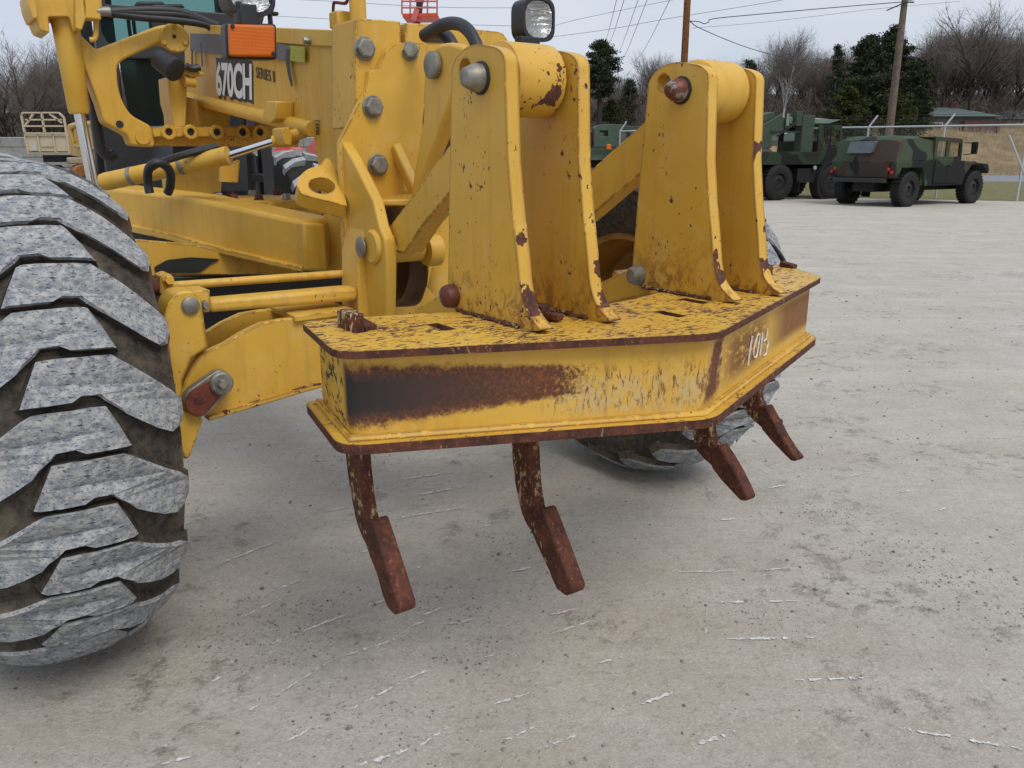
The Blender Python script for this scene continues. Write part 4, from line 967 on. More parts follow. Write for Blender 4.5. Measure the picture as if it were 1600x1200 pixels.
def humvee():
    hd=math.atan2(.53,.85); rr=G(1410,323); r=.475
    t=thing('military_utility_vehicle','camouflage painted four wheel utility vehicle with canvas rear cover beside the fence','military vehicle',(0,0,0),hd)
    # origin under the rear axle centre; right side is local -y
    ax=Vector((math.cos(hd),math.sin(hd),0)); ly=Vector((-ax.y,ax.x,0))
    t.location=rr+ly*1.02; t.scale=(1.10,1.10,1.12)
    for x in (0,3.25):
        for y in (-.93,.93): mil_wheel(t,x,y,r,.33)
    k=1.06
    m=MB()
    side=[(-.72,.78),(-.70,1.22),(.62,1.24),(.66,1.28),(2.3,1.28),(2.36,1.25),(3.85,1.14),(3.95,1.0),(3.95,.86),(3.80,.95),(3.55,1.12),(3.0,1.12),(2.72,.86),(2.6,.55),(.72,.55),(.66,.75),(.5,1.06),(-.45,1.06),(-.56,.80)]
    pr_y(m,side,-1.07,-.62); pr_y(m,side,.62,1.07)
    m.box((.0,0,1.0),(1.4,1.3,.45)); m.box((3.1,0,1.0),(1.7,1.3,.42)); m.box((1.6,0,.75),(2.0,2.0,.35))
    body=m.build('body','camo',t,bevel=.02)
    m=MB(); m.box((1.5,0,.52),(4.2,.7,.25)); 
    for x in (0,3.25): m.beam((x,-.8,r),(x,.8,r),.14,.14); m.beam((x-.5,-.5,.75),(x,-.75,r),.08,.08); m.beam((x+.5,-.5,.75),(x,-.75,r),.08,.08)
    m.build('chassis','rubber',t)
    m=MB(); m.loft([Vector((-.74,y,z)) for y,z in ((-.85,.80),(.85,.80),(.85,1.2),(-.85,1.2))],(-.03,0,0)); m.build('tailgate','camo',t,bevel=.008)
    m=MB(); m.box((-.82,0,.72),(.14,1.7,.12)); m.build('rear_bumper','dark',t,bevel=.01)
    for y in (-.97,-.86,.90,1.0):
        m=MB(); m.lathe((-.735,y,1.02 if abs(y)<.95 else .94),(-1,0,0),[(.045,0),(.045,.03),(.03,.04)],12); m.build('tail_lamp','tail',t)
    # canvas cover: sloped at the rear, flat on top, sagging folds
    m=MB(); prof=[(-.73,1.20),(-.68,1.50),(-.60,1.80),(-.42,1.90),(.35,1.92),(1.05,1.84),(1.05,1.28),(.6,1.24)]
    n=9; vs=[];fs=[]
    for j in range(n+1):
        y=-1.03+2.06*j/n; q=1-abs(2*j/n-1)**5*.06
        for i,(x,z) in enumerate(prof[:6]):
            zz=1.22+(z-1.22)*(q-.05*(j in(0,n)))+.018*math.sin(j*2.1+i*1.7); vs.append((x+.01*math.cos(j*3+i),y*(1-.05*(z>1.8)),zz))
        vs.append((1.05,y,1.28)); 
    k6=7
    for j in range(n):
        for i in range(k6-1): fs.append((j*k6+i,j*k6+i+1,(j+1)*k6+i+1,(j+1)*k6+i))
    fs.append(tuple(range(k6))); fs.append(tuple(n*k6+i for i in reversed(range(k6))))
    m._add(vs,fs); cv=m.build('canvas_cover','canvas',t,smooth=30)
    m=MB(); m.loft([Vector((-.60-.25*(1.76-z),y,z)) for y,z in rnd([(-.30,1.45),(.52,1.45),(.48,1.76),(-.34,1.78)],.06)],(-.12,0,0)); 
    rear=m.build('rear_window','grayglass',cv); rear.rotation_euler=(0,R(0),0)
    # greenhouse with door windows
    gh=[(1.02,1.26),(2.42,1.26),(2.36,1.80),(2.2,1.86),(1.02,1.90)]
    wins=[[(1.14,1.36),(1.60,1.36),(1.60,1.77),(1.14,1.78)],[(1.76,1.36),(2.28,1.36),(2.24,1.73),(1.76,1.76)]]
    m=MB(); pr_y(m,gh,-1.05,-1.0,wins); pr_y(m,gh,1.0,1.05,wins); m.loft([Vector((2.2,y,1.86)) for y in (-1.0,1.0)]+[Vector((1.02,y,1.90)) for y in (1.0,-1.0)],(0,0,-.04))
    m.box((2.38,0,1.82),(.06,2.0,.06)); m.box((2.40,0,1.6),(.05,.06,.6))
    cabp=m.build('cab','camo',t,bevel=.008)
    for wi in wins:
        m=MB(); pr_y(m,wi,-1.03,-1.025); m.build('door_window','clearw',cabp,smooth=0)
    for x0,x1 in ((1.06,1.68),(1.70,2.36)):
        m=MB(); pr_y(m,[(x0,.62),(x1,.62),(x1,1.24),(x0,1.24)],-1.095,-1.07); d_=m.build('door','camo',t,bevel=.006)
        m=MB(); m.box((x0+.1,-1.10,1.12),(.12,.03,.03)); m.build('handle','dark',d_)
    m=MB(); m.loft([Vector((2.62,y,z)) for y,z in rnd([(-1.38,1.42),(-1.22,1.42),(-1.20,1.76),(-1.38,1.76)],.03)],(-.06,0,0)); m.beam((2.45,-1.05,1.74),(2.6,-1.3,1.72),.025,.025); m.beam((2.45,-1.05,1.40),(2.6,-1.3,1.44),.025,.025)
    m.build('side_mirror','camo',t)
    m=MB(); m.box((3.9,-.98,1.0),(.07,.10,.07)); m.build('marker_lamp','tail',t)
    for y in (-.7,.7):
        m=MB(); m.box((.55,y,.35),(.02,.3,.32)); m.build('mud_flap','rubber',t)
humvee()
def wrecker():
    hd=math.atan2(.42,.905); t=thing('military_wrecker_truck','dark camouflage army truck with raised boom gear on its deck','military truck',(0,0,0),hd)
    rr=G(1212,313); ax=Vector((math.cos(hd),math.sin(hd),0)); ly=Vector((-ax.y,ax.x,0)); t.location=rr+ly*1.0
    for x in (0,2.5): 
        for y in (-.95,.95): mil_wheel(t,x,y,.62,.36)
    for y in (-.95,.95): mil_wheel(t,-1.5,y,.62,.36)
    m=MB(); m.box((.8,0,1.05),(7.0,.9,.3)); m.box((1.35,-.75,.85),(.9,.5,.5)); m.build('chassis','rubber',t)
    m=MB(); m.box((-.1,0,1.45),(3.6,2.2,.45)); pr_y(m,[(1.7,1.22),(3.2,1.22),(3.2,1.62),(2.95,1.85),(1.7,1.85)],-1.05,1.05)
    pr_y(m,[(3.2,1.3),(3.9,1.3),(3.9,1.62),(3.2,1.78)],-.55,.55); body=m.build('body','camo2',t,bevel=.02)
    m=MB(); w1=[(1.95,1.92),(2.75,1.92),(2.7,2.42),(1.95,2.45)]
    pr_y(m,[(1.7,1.85),(2.95,1.85),(2.8,2.55),(1.7,2.6)],-1.03,-.98,[w1]); pr_y(m,[(1.7,1.85),(2.95,1.85),(2.8,2.55),(1.7,2.6)],.98,1.03,[w1]); m.box((2.25,0,2.58),(1.15,2.0,.05)); m.box((1.72,0,1.95),(.04,1.9,.2)); m.box((2.32,-1.0,2.18),(.04,.04,.55))
    m.build('cab','camo2',t,bevel=.01)
    m=MB(); pr_y(m,[(-.4,2.62),(2.35,2.66),(2.9,2.80),(-.1,2.84)],-.85,.75); m.build('deck_canopy','oliveb',t,bevel=.01)
    m=MB(); m.box((1.15,-.9,2.2),(.55,.35,1.45)); m.box((.75,-.9,2.8),(.28,.28,.5)); m.build('locker','olived',t,bevel=.01)
    m=MB(); m.beam((-2.8,-.4,2.2),(-.2,-.6,2.85),.5,.35); m.beam((-2.6,-.9,1.9),(-.4,-.95,2.1),.1,.6); m.beam((-1.2,-.95,2.1),(0.1,-.95,2.7),.08,.55); m.build('boom','olived',t,bevel=.02)
    m=MB(); m.beam((-.5,-1.0,2.35),(.9,-1.0,2.35),.06,.06); m.beam((-.2,-1.0,2.2),(.7,-1.0,2.7),.05,.05); m.box((.2,-1.02,2.75),(.22,.04,.55)); m.build('rigging_frame','dark',t)
    m=MB(); m.box((.2,-1.05,2.75),(.14,.01,.4)); m.build('mirror_plate','oliveb',t)
    for x in (2.5,):
        vs=[]; m=MB(); m.lathe((x,-1.16,.62),(0,1,0),[(.68,0),(.78,0),(.78,.4),(.68,.4)],24,False); m.build('fender','rubber',t)
    m=MB(); m.box((-.9,-.9,.45),(.02,.5,.5)); m.box((.9,-.9,.45),(.02,.5,.4)); m.build('mud_flap','rubber',t)
    m=MB(); m.lathe((1.62,-1.06,1.12),(0,-1,0),[(.07,0),(.07,.05)],12); m.build('fuel_cap','galv',t)
wrecker()
def green_truck():
    Y=38; t=thing('green_flatbed_truck','faded green truck cab seen from behind with an amber beacon','truck',(0,0,0))
    def B(m,x0,y0,x1,y1,dy,dep): 
        a=W(x0,y1,Y+dy); b=W(x1,y0,Y+dy); m.loft([Vector((a.x,Y+dy,a.z)),Vector((b.x,Y+dy,a.z)),Vector((b.x,Y+dy,b.z)),Vector((a.x,Y+dy,b.z))],(0,dep,0)); return m
    m=MB(); pts=[(929,252),(928,200),(935,195),(955,193.5),(978,195),(992,199),(992,252)]
    hole=[(937,204),(950,204),(950,213),(937,213)]; hole2=[(970,203),(985,203),(985,217),(970,217)]
    m.loft([W(x,y,Y) for x,y in pts],(0,1.6,0),[[W(x,y,Y) for x,y in hole],[W(x,y,Y) for x,y in hole2]]); c=m.build('cab','olive',t,bevel=.02)
    m=MB(); B(m,943,203,944.5,213,.2,.05); m.build('window_bar','olive',c)
    m=MB(); B(m,905,232,1020,250,-2,2.2); m.build('deck','olive',t); 
    m=MB(); B(m,925,229,1000,232,-2.2,.1); B(m,922,206,924,231,-.5,.1); m.build('deck_rail','dark',t)
    m=MB(); B(m,905,196,922,206,.5,1.); B(m,915,206,927,230,.5,1.); m.build('exhaust_stack','redrust',t)
    m=MB(); p=W(951,233,Y-2.2); m.lathe(p,(0,0,1),[(.13,0),(.13,.05),(.11,.06),(.11,.16),(.05,.2)],14); m.build('amber_beacon','amber',t)
    for x in (905,945,985):
        p=W(x,262,Y); mw=mil_wheel(t,0,0,.55,.35); mw.location=(p.x,Y-.4,.55); mw.rotation_euler=(0,0,math.pi/2)
    m=MB(); B(m,900,250,1020,262,-1,3); m.build('chassis','rubber',t)
green_truck()
def tan_truck():
    Y=44; t=thing('stake_bed_truck','tan stake bed truck seen from behind at left by the trees','truck',(0,0,0))
    P=lambda x,y,d=0: W(x,y,Y+d)
    m=MB(); 
    def bar(a,b,w_=.10): m.beam(P(*a),P(*b),.07,w_,(0,1,0))
    for a,b in (((33,178),(45,240)),((36,176),(92,176)),((92,176),(100,184)),((100,184),(109,240)),((33,180),(36,176)),((65,176),(70,208)),((40,187),(97,187)),((38,197),(99,197)),((38,208),(103,208)),((40,196),(52,178)),((78,178),(97,192))): bar(a,b,.13)
    m.build('stake_rack','tan',t)
    m=MB(); m.loft([P(39,208),P(104,208),P(109,240),P(45,240)],(0,.08,0)); b=m.build('tailgate','tan',t)
    m=MB()
    for a,b_ in (((60,210),(64,239)),((84,210),(88,239)),((40,211),(104,211)),((45,239),(109,239))): m.beam(P(*a)+Vector((0,-.05,0)),P(*b_)+Vector((0,-.05,0)),.05,.10,(0,1,0))
    m.beam(P(66,228)+Vector((0,-.05,0)),P(84,228)+Vector((0,-.05,0)),.05,.05,(0,1,0)); m.build('tailgate_rib','tan',b)
    m=MB(); m.loft([P(49,226,-.03),P(57,226,-.03),P(58,235,-.03),P(50,235,-.03)],(0,.02,0)); m.build('number_plate','galv',b)
    m=MB(); c=(P(45,240)+P(109,240))/2; wd=(P(109,240)-P(45,240)).length
    m.box((c.x,Y+3,c.z+.05),(wd,6,.12)); m.build('bed','tan',t)
    m=MB(); m.box((c.x,Y+3.5,c.z-.25),(1.0,6.5,.35)); m.build('chassis','rubber',t)
    for y in (Y+1,Y+2.4,Y+6):
        for s in (-1,1): w_=mil_wheel(t,0,0,.5,.35); w_.location=(c.x+s*.95,y,.5); w_.rotation_euler=(0,0,math.pi/2)
    m=MB(); m.box((c.x,Y+6.9,c.z+.3),(2.2,1.6,1.3)); m.build('cab','tan',t,bevel=.05)
tan_truck()
def boom_lift():
    Y=21; t=thing('boom_lift','orange boom lift with its basket raised against the sky','boom lift',(0,0,0)); P=lambda x,y,d=0: W(x,y,Y+d)
    m=MB(); m.loft([P(x,y) for x,y in rnd([(412,250),(415,238),(428,236),(432,229),(452,228),(461,234),(463,250)],2)],(0,.9,0)); m.build('turntable','orange',t,bevel=.03)
    m=MB(); c=P(455,250); m.box((c.x,Y+1.6,.9),(2.6,3.4,.5)); m.build('chassis','dark',t,bevel=.03)
    for sx in (-1.15,1.15):
        for yy in (.4,2.8):
            m=MB(); m.lathe((c.x+sx-.15,Y+yy,.45),(1,0,0),[(.2,0),(.4,0),(.45,.06),(.45,.28),(.4,.34),(.2,.34)],24); m.build('wheel','rubber',t)
    e=P(652,28); k=P(560,120)+Vector((0,1.5,0)); b0=Vector((c.x,Y+1.8,1.5))
    m=MB(); m.beam(b0,k,.28,.30); m.beam(k,e+Vector((0,.3,-.1)),.18,.2); m.build('boom','pinkish',t,bevel=.01)
    m=MB(); m.beam(P(646,32),P(652,14),.10,.12); m.build('jib','pinkish',t)
    m=MB(); a=P(628,27); b=P(684,22); m.loft([P(628,21),P(683,20),P(684,26),P(629,27)],(0,.9,0)); bk=m.build('basket','orange',t,bevel=.01)
    for d in (0,.85):
        m=MB()
        for x in (628,641,668,683): m.cyl(P(x,22,d),P(x,-30,d),.022,6)
        for y in (12,2,-8,-30): m.cyl(P(628,y,d),P(683,y,d),.020,6)
        m.build('basket_rail','pinkish',bk)
    m=MB(); m.loft([P(646,-6,.2),P(663,-6,.2),P(659,4,.2),P(658,20,.2),P(651,20,.2),P(650,4,.2)],(0,.25,0)); m.build('control_box','dark',bk)
boom_lift()
# ================================================================ WALLS, POLES, FENCE
def block_wall():
    Y=60; t=thing('concrete_block_wall','long grey wall of large stacked concrete blocks behind the parked vehicles','wall',(0,Y,0))
    me=None; z=0; rows=[(0,.68),(.68,.68),(1.36,.68),(2.04,.60)]
    meshes={}
    for ri,(z0,h) in enumerate(rows):
        m=MB(); m.box((0,0,h/2),(1.48,.6,h-.03)); o0=m.build('concrete_block','block',t,bevel=.03,smooth=0)
        first=True
        for i in range(30):
            x=-43+1.5*i+(.75 if ri%2 else 0)
            o=o0 if first else o0.copy()
            if not first: COL.objects.link(o)
            first=False; o.parent=t; o.location=(x,random.uniform(-.02,.02),z0)
    m=MB(); m.box((-21,0,2.68),(45,.5,.06)); m.build('pale_coping','galv',t)
block_wall()
def pole(x,ytop,Y,r0,r1,mat,label,ztop=None,base=0):
    p=W(x,ytop,Y); t=thing('utility_pole',label,'utility pole',(p.x,Y,base),0,'utility poles'); zt_=ztop or 11.5
    m=MB(); n=10; vs=[]; m.lathe((0,0,-.3),(0,0,1),[(r0,0),(r0*.9+r1*.1,2.5),(r0*.5+r1*.5,6),(r1,zt_)],14); sh_=m.build('shaft',mat,t,smooth=50); return t,p
t1,p1=pole(1071.5,50,36,.155,.125,'wood2','red brown wooden utility pole rising behind the far ripper bracket')
t2,p2_=pole(1402,100,37,.17,.12,'wood','weathered grey wooden utility pole behind the canvas covered vehicle',8.5)
top2=W(1412,4,37)
m=MB(); m.beam(Vector((0,-.15,top2.z-.0)),Vector((-.75,-.15,top2.z-.32)),.05,.05); m.lathe(Vector((-.1,-.15,top2.z-1.0)),(-1,0,.1),[(.03,0),(.03,.2)],8); m.lathe(Vector((.0,-.2,top2.z-.02)),(1,0,0),[(.03,0),(.03,.3)],8); m.build('insulator_bracket','dark',t2)
m=MB(); m.box((-.25,-.2,1.75),(.35,.2,.22)); m.build('pole_box','galv',t2)
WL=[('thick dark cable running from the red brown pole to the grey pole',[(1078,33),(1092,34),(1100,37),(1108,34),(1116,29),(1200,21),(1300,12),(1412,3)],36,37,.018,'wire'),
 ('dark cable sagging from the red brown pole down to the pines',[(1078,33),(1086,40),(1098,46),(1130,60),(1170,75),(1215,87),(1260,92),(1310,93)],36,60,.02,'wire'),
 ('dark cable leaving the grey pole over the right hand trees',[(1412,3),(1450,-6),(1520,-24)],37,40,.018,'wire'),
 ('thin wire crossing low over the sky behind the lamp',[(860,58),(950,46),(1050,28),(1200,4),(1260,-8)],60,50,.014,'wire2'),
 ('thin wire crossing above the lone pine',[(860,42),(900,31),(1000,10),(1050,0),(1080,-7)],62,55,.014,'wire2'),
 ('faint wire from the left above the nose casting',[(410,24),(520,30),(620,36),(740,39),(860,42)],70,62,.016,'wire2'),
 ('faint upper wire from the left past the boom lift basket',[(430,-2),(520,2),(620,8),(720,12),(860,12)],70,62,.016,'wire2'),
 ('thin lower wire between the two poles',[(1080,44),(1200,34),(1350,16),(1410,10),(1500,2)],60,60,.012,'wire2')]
for i,(lab,pts,Y0,Y1,r,mt) in enumerate(WL):
    n=len(pts); m=MB(); m.tube([W(x,y,Y0+(Y1-Y0)*k/(n-1)) for k,(x,y) in enumerate(pts)],r,5,3); o=m.build('power_line',mt); tag(o,lab,'power line','overhead wires')
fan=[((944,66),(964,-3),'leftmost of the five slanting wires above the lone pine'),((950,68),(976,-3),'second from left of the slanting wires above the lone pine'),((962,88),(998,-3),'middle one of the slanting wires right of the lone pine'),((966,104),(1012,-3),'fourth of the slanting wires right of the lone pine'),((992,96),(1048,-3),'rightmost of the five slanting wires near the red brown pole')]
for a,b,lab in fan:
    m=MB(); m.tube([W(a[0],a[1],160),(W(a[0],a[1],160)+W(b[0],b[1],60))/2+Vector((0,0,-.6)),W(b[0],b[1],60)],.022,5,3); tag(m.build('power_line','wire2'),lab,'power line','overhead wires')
def fence():
    A=Vector((11.0,33.9,0)); B=W(1600,198,29.6); B.z=0; d=(B-A); d2=d.normalized(); E_=B+d2*14; A2=A-d2*16
    t=thing('chain_link_fence','galvanised chain link fence with angled barbed wire arms beside the road','fence',A2); H_=2.56
    L_=(E_-A2).length; P=lambda s,z: d2*s+Vector((0,0,z))
    m=MB(); m.cyl(P(0,H_),P(L_,H_),.035,8); m.build('top_rail','galv',t)
    px=[W(1357,205,32.4),W(1478,200,31.2)]
    s1=(px[0]-A2).dot(d2); gap=(px[1]-px[0]).dot(d2)
    s=s1
    while s>gap: s-=gap
    nrm=Vector((-d2.y,d2.x,0)); k=0
    while s<L_:
        m=MB(); m.cyl(P(s,0),P(s,H_+.02),.04,8); a=P(s,H_); m.beam(a,a+d2*.26+nrm*.1+Vector((0,0,.42)),.03,.06); m.build('fence_post','galv',t); s+=gap
    m=MB()
    for f in (.35,.65,.95): m.cyl(P(0,H_)+d2*.26*f+nrm*.1*f+Vector((0,0,.42*f)),P(L_,H_)+d2*.26*f+nrm*.1*f+Vector((0,0,.42*f)),.006,4)
    m.build('barbed_wire','dark',t)
    vs=[];fs=[]; st=.085; n=int((L_+H_)/st); wdt=.0012
    for i in range(n):
        for sg_ in (1,-1):
            s0=i*st-(H_ if sg_>0 else 0); a0=max(0,s0); a1=min(L_,s0+H_)
            if a1<=a0: continue
            z0=(a0-s0) if sg_>0 else H_-(a0-s0); z1=(a1-s0) if sg_>0 else H_-(a1-s0)
            k=len(vs); o_=Vector((0,0,wdt*1.5)); vs+=[P(a0,z0)-o_,P(a0,z0)+o_,P(a1,z1)+o_,P(a1,z1)-o_]; fs.append((k,k+1,k+2,k+3))
    o=fin_mesh('chain_link_mesh',vs,fs,'galv',t,recalc=False); o['kind']='stuff'
fence()
m=MB(); m.cyl(W(1577,212,27),W(1606,285,27),.032,8); tag(m.build('guy_wire_guard','galv'),'pale slanting guy wire guard at the right edge in front of the fence','pole')
# ================================================================ HOUSES
MT['roofg']=flat('green_grey_shingles',(.10,.13,.12),.9,0,.3,3); MT['wallg']=flat('grey_green_siding',(.12,.145,.13),.85,0,.2,3)
MT['redbr']=flat('dark_red_porch',(.11,.03,.03),.85,0,.3,3); MT['metalroof']=flat('bright_metal_roof',(.62,.66,.70),.35,.5,.2,2)
def tufts():
    r_=np.random.default_rng(5); vs=[];fs=[]
    for i in range(16000):
        X=r_.uniform(22,75); Y=r_.uniform(64,93); z=hz(X,Y)
        if X<24+(Y-75)*.5: continue
        d=np.array([r_.normal(0,.3),r_.normal(0,.3),1.]); h=r_.uniform(.25,.8)*(1+.6*math.sin(X*.5+Y*.3)); e=np.array([r_.uniform(.01,.03),0,0]); p=np.array([X,Y,max(z,-.1)])
        k=len(vs); vs+=[p-e,p+e,p+d*h]; fs.append((k,k+1,k+2))
    o=fin_mesh('dry_grass',vs,fs,flat('dry_grass_blades',(.33,.25,.14),.9,0,.35,.4),recalc=False); tag(o,'tall dry straw coloured grass on the slope beyond the road','dry grass',kind='stuff')
tufts()
def house(x0,x1,ytop,yeave,ybase,Y,label,wall,roof,porch=False):
    a=W(x0,ybase,Y); b=W(x1,ybase,Y); ze=W(x0,yeave,Y).z; zt2=W(x0,ytop,Y).z; wd=b.x-a.x; dep=7
    t=thing('house',label,'house',((a.x+b.x)/2,Y,a.z-2.0)); h=ze-a.z+2.0; hr=zt2-a.z+2.0
    m=MB(); m.box((0,dep/2,h/2),(wd,dep,h)); m.build('wall',wall,t)
    o=.5; vs=[(-wd/2-o,-o,h),(wd/2+o,-o,h),(wd/2+o,dep+o,h),(-wd/2-o,dep+o,h),(-wd*.18,dep/2,hr),(wd*.18,dep/2,hr)]
    m=MB(); m._add(vs,[(0,1,5,4),(2,3,4,5),(1,2,5),(3,0,4),(0,3,2,1)]); rf=m.build('roof',roof,t,smooth=0)
    m=MB(); m.box((wd*.12,dep/2,hr),(.5,.5,.9)); m.build('chimney','redbr',rf)
    for wx in (-.3,.05):
        m=MB(); m.box((wd*wx,-.02,h-.9),(.8,.06,.7)); wf_=m.build('window','white',t); m=MB(); m.box((wd*wx,-.055,h-.9),(.64,.02,.54)); m.build('pane','grayglass',wf_)
    if porch:
        m=MB(); m.box((wd*.22,-.8,h-1.4),(wd*.5,1.2,1.9)); m.build('porch','redbr',t)
        for q in range(5): m=MB(); m.box((wd*(.0+.11*q),-1.43,h-1.6),(.10,.1,1.2)); m.build('porch_post','wallg',t)
house(1443,1552,165,182,206,84,'green grey house with hipped roof and red porch beyond the straw slope','wallg','roofg',True)
house(1560,1680,170,186,206,92,'second green grey house at the right edge half hidden by trees','wallg','roofg')
house(1205,1292,180,187,205,80,'low building with a bright metal roof behind the army truck','wallg','metalroof')
# ================================================================ TREES
def bark(name,c): return flat(name,c,.95,0,.35,3,.3,.1)
MT['bark']=bark('grey_brown_bark',(.105,.088,.075)); MT['barkd']=bark('dark_bark',(.055,.046,.040)); MT['barkw']=bark('pale_sycamore_bark',(.42,.40,.37))
MT['twig']=bark('grey_twigs',(.165,.140,.122))
def bare_tree(seed,Ht=14.,spread=.55,twigs=2600,trunk=.22,fork=.28):
    rd=random.Random(seed); segs=[]; tips=[]
    def grow(p,d,L_,r,lev):
        n=3 if lev<2 else 2; q=p
        for i in range(n):
            d2=(d+Vector((rd.gauss(0,.10),rd.gauss(0,.10),rd.gauss(.03,.06)))).normalized(); e=q+d2*L_/n; r2=r*(1-.32*(i+1)/n)
            segs.append((q,e,r*(1-.32*i/n),r2,lev)); 
            if lev>=1 or i>0:
                kk=2 if lev<3 else 1
                if lev<5:
                    for _ in range(kk):
                        a=rd.random()*6.28; sp=spread*rd.uniform(.7,1.4)
                        t_=Vector((math.cos(a),math.sin(a),0)); s_=(d2*(1-.25*sp)+t_*sp+Vector((0,0,.12))).normalized()
                        grow(e,s_,L_*rd.uniform(.55,.8),r2*.62,lev+1)
            q=e; d=d2
        if lev>=3: tips.append((q,d))
        if lev<5: grow(q,d,L_*.72,r*.68,lev+1)
    grow(Vector((0,0,-.3)),Vector((rd.gauss(0,.03),rd.gauss(0,.03),1)).normalized(),Ht*fork,trunk,0)
    top_=max(s[1].z for s in segs); k=Ht/top_
    V_=[];F_2=[];MI=[]
    for a,b,r0,r1,lev in segs:
        a=a*k;b=b*k
        if lev<=2 :
            d=(b-a).normalized(); t_=Vector((1,0,0)) if abs(d.x)<.8 else Vector((0,1,0)); e1=d.cross(t_).normalized(); e2=d.cross(e1); nn=5 if lev==0 else 3; base=len(V_)
            for c,r in ((a,r0),(b,r1)):
                for i in range(nn): q=2*math.pi*i/nn; V_.append(c+(e1*math.cos(q)+e2*math.sin(q))*r)
            for i in range(nn): F_2.append((base+i,base+(i+1)%nn,base+nn+(i+1)%nn,base+nn+i)); MI.append(0)
        else:
            d=(b-a); e=d.cross(Vector((rd.gauss(0,1),rd.gauss(0,1),rd.gauss(0,1)))).normalized()*max(.012,r0); base=len(V_); V_+=[a-e,a+e,b+e*.7,b-e*.7]; F_2.append((base,base+1,base+2,base+3)); MI.append(1)
    for i in range(twigs):
        p,d=rd.choice(tips); p=p*k; d2=(d+Vector((rd.gauss(0,.6),rd.gauss(0,.6),rd.gauss(.15,.5)))).normalized(); L_=rd.uniform(.4,1.3)*Ht/14; b=p+d2*L_; p=p-d2*.1*L_+Vector((rd.gauss(0,.2),rd.gauss(0,.2),rd.gauss(0,.25)))
        e=d2.cross(Vector((rd.gauss(0,1),rd.gauss(0,1),rd.gauss(0,1)))).normalized()*rd.uniform(.006,.013); base=len(V_); V_+=[p-e,p+e,b+e*.3,b-e*.3]; F_2.append((base,base+1,base+2,base+3)); MI.append(1)
    return np.array([tuple(v) for v in V_]),np.array(F_2,dtype=np.int32),np.array(MI,dtype=np.int32)
def quad_mesh(name,V_,Q_,mats,mi=None,parent=None):
    me=bpy.data.meshes.new(name); me.vertices.add(len(V_)); me.vertices.foreach_set('co',np.ascontiguousarray(V_,dtype=np.float32).ravel())
    n=len(Q_); me.loops.add(4*n); me.loops.foreach_set('vertex_index',np.ascontiguousarray(Q_,dtype=np.int32).ravel())
    me.polygons.add(n); me.polygons.foreach_set('loop_start',np.arange(0,4*n,4,dtype=np.int32))
    for m in mats: me.materials.append(MT[m] if isinstance(m,str) else m)
    if mi is not None: me.polygons.foreach_set('material_index',np.ascontiguousarray(mi,dtype=np.int32))
    me.update(calc_edges=True); o=bpy.data.objects.new(name,me); COL.objects.link(o)
    if parent: o.parent=parent
    return o
TREES=[bare_tree(s,14,sp,tw,tr,fk) for s,sp,tw,tr,fk in ((1,.5,2600,.20,.30),(2,.62,2800,.24,.24),(3,.42,2400,.17,.34),(4,.7,3000,.26,.22),(5,.5,2600,.2,.28),(6,.56,2800,.22,.26))]
print('tree faces',[len(t[1]) for t in TREES])
def place_tree(kind,x,Y,H_,label,mats=('barkd','twig'),rz=0.):
    V_,Fc,MI=TREES[kind]; X=W(x,200,Y).x; z0=hz(X,Y)
    t=thing('bare_tree',label,'tree',(X,Y,max(0,z0)),rz,'bare trees behind the fence'); s=H_/14
    for nm,k,mt in (('trunk',0,mats[0]),('crown',1,mats[1])):
        f=Fc[MI==k]; used,inv=np.unique(f,return_inverse=True)
        quad_mesh(nm,V_[used]*s,inv.reshape(-1,4),[mt],None,t)
    return t
def H_at(x,ytop,Y): 
    X=W(x,200,Y).x; return W(x,ytop,Y).z-max(0,hz(X,Y))
for kind,x,yt,Y,lab,mt,rz in (
    (3,1515,-8,86,'tall spreading bare tree rising behind the green grey house',('barkd','twig'),.3),
    (1,1580,25,92,'bare tree at the right edge behind the straw slope',('barkd','twig'),1.),
    (0,1222,44,88,'pale barked bare tree standing right of the far ripper bracket',('barkw','twig'),2.),
    (2,1202,52,96,'slim bare tree just left of the pale barked tree',('bark','twig'),3.),
    (4,1262,72,100,'short bare tree between the pale tree and the pines',('bark','twig'),4.),
    (5,1453,40,94,'bare tree between the grey pole and the tall spreading tree',('barkd','twig'),5.),
    (0,1010,90,100,'thin bare tree right of the lone pine',('bark','twig'),.4),
    (2,1040,80,108,'bare tree just left of the red brown pole',('bark','twig'),1.4),
    (1,40,48,78,'large bare tree at the left edge above the concrete wall',('barkd','twig'),2.2),
    (4,78,60,84,'bare tree with two pale stems left of the lift cylinder',('bark','twig'),.9),
    (3,5,75,90,'bare tree cropped by the left edge',('barkd','twig'),3.9),
    (5,118,62,88,'bare tree partly hidden by the yellow lift cylinder',('bark','twig'),5.2)):
    place_tree(kind,x,Y,H_at(x,yt,Y),lab,mt,rz)
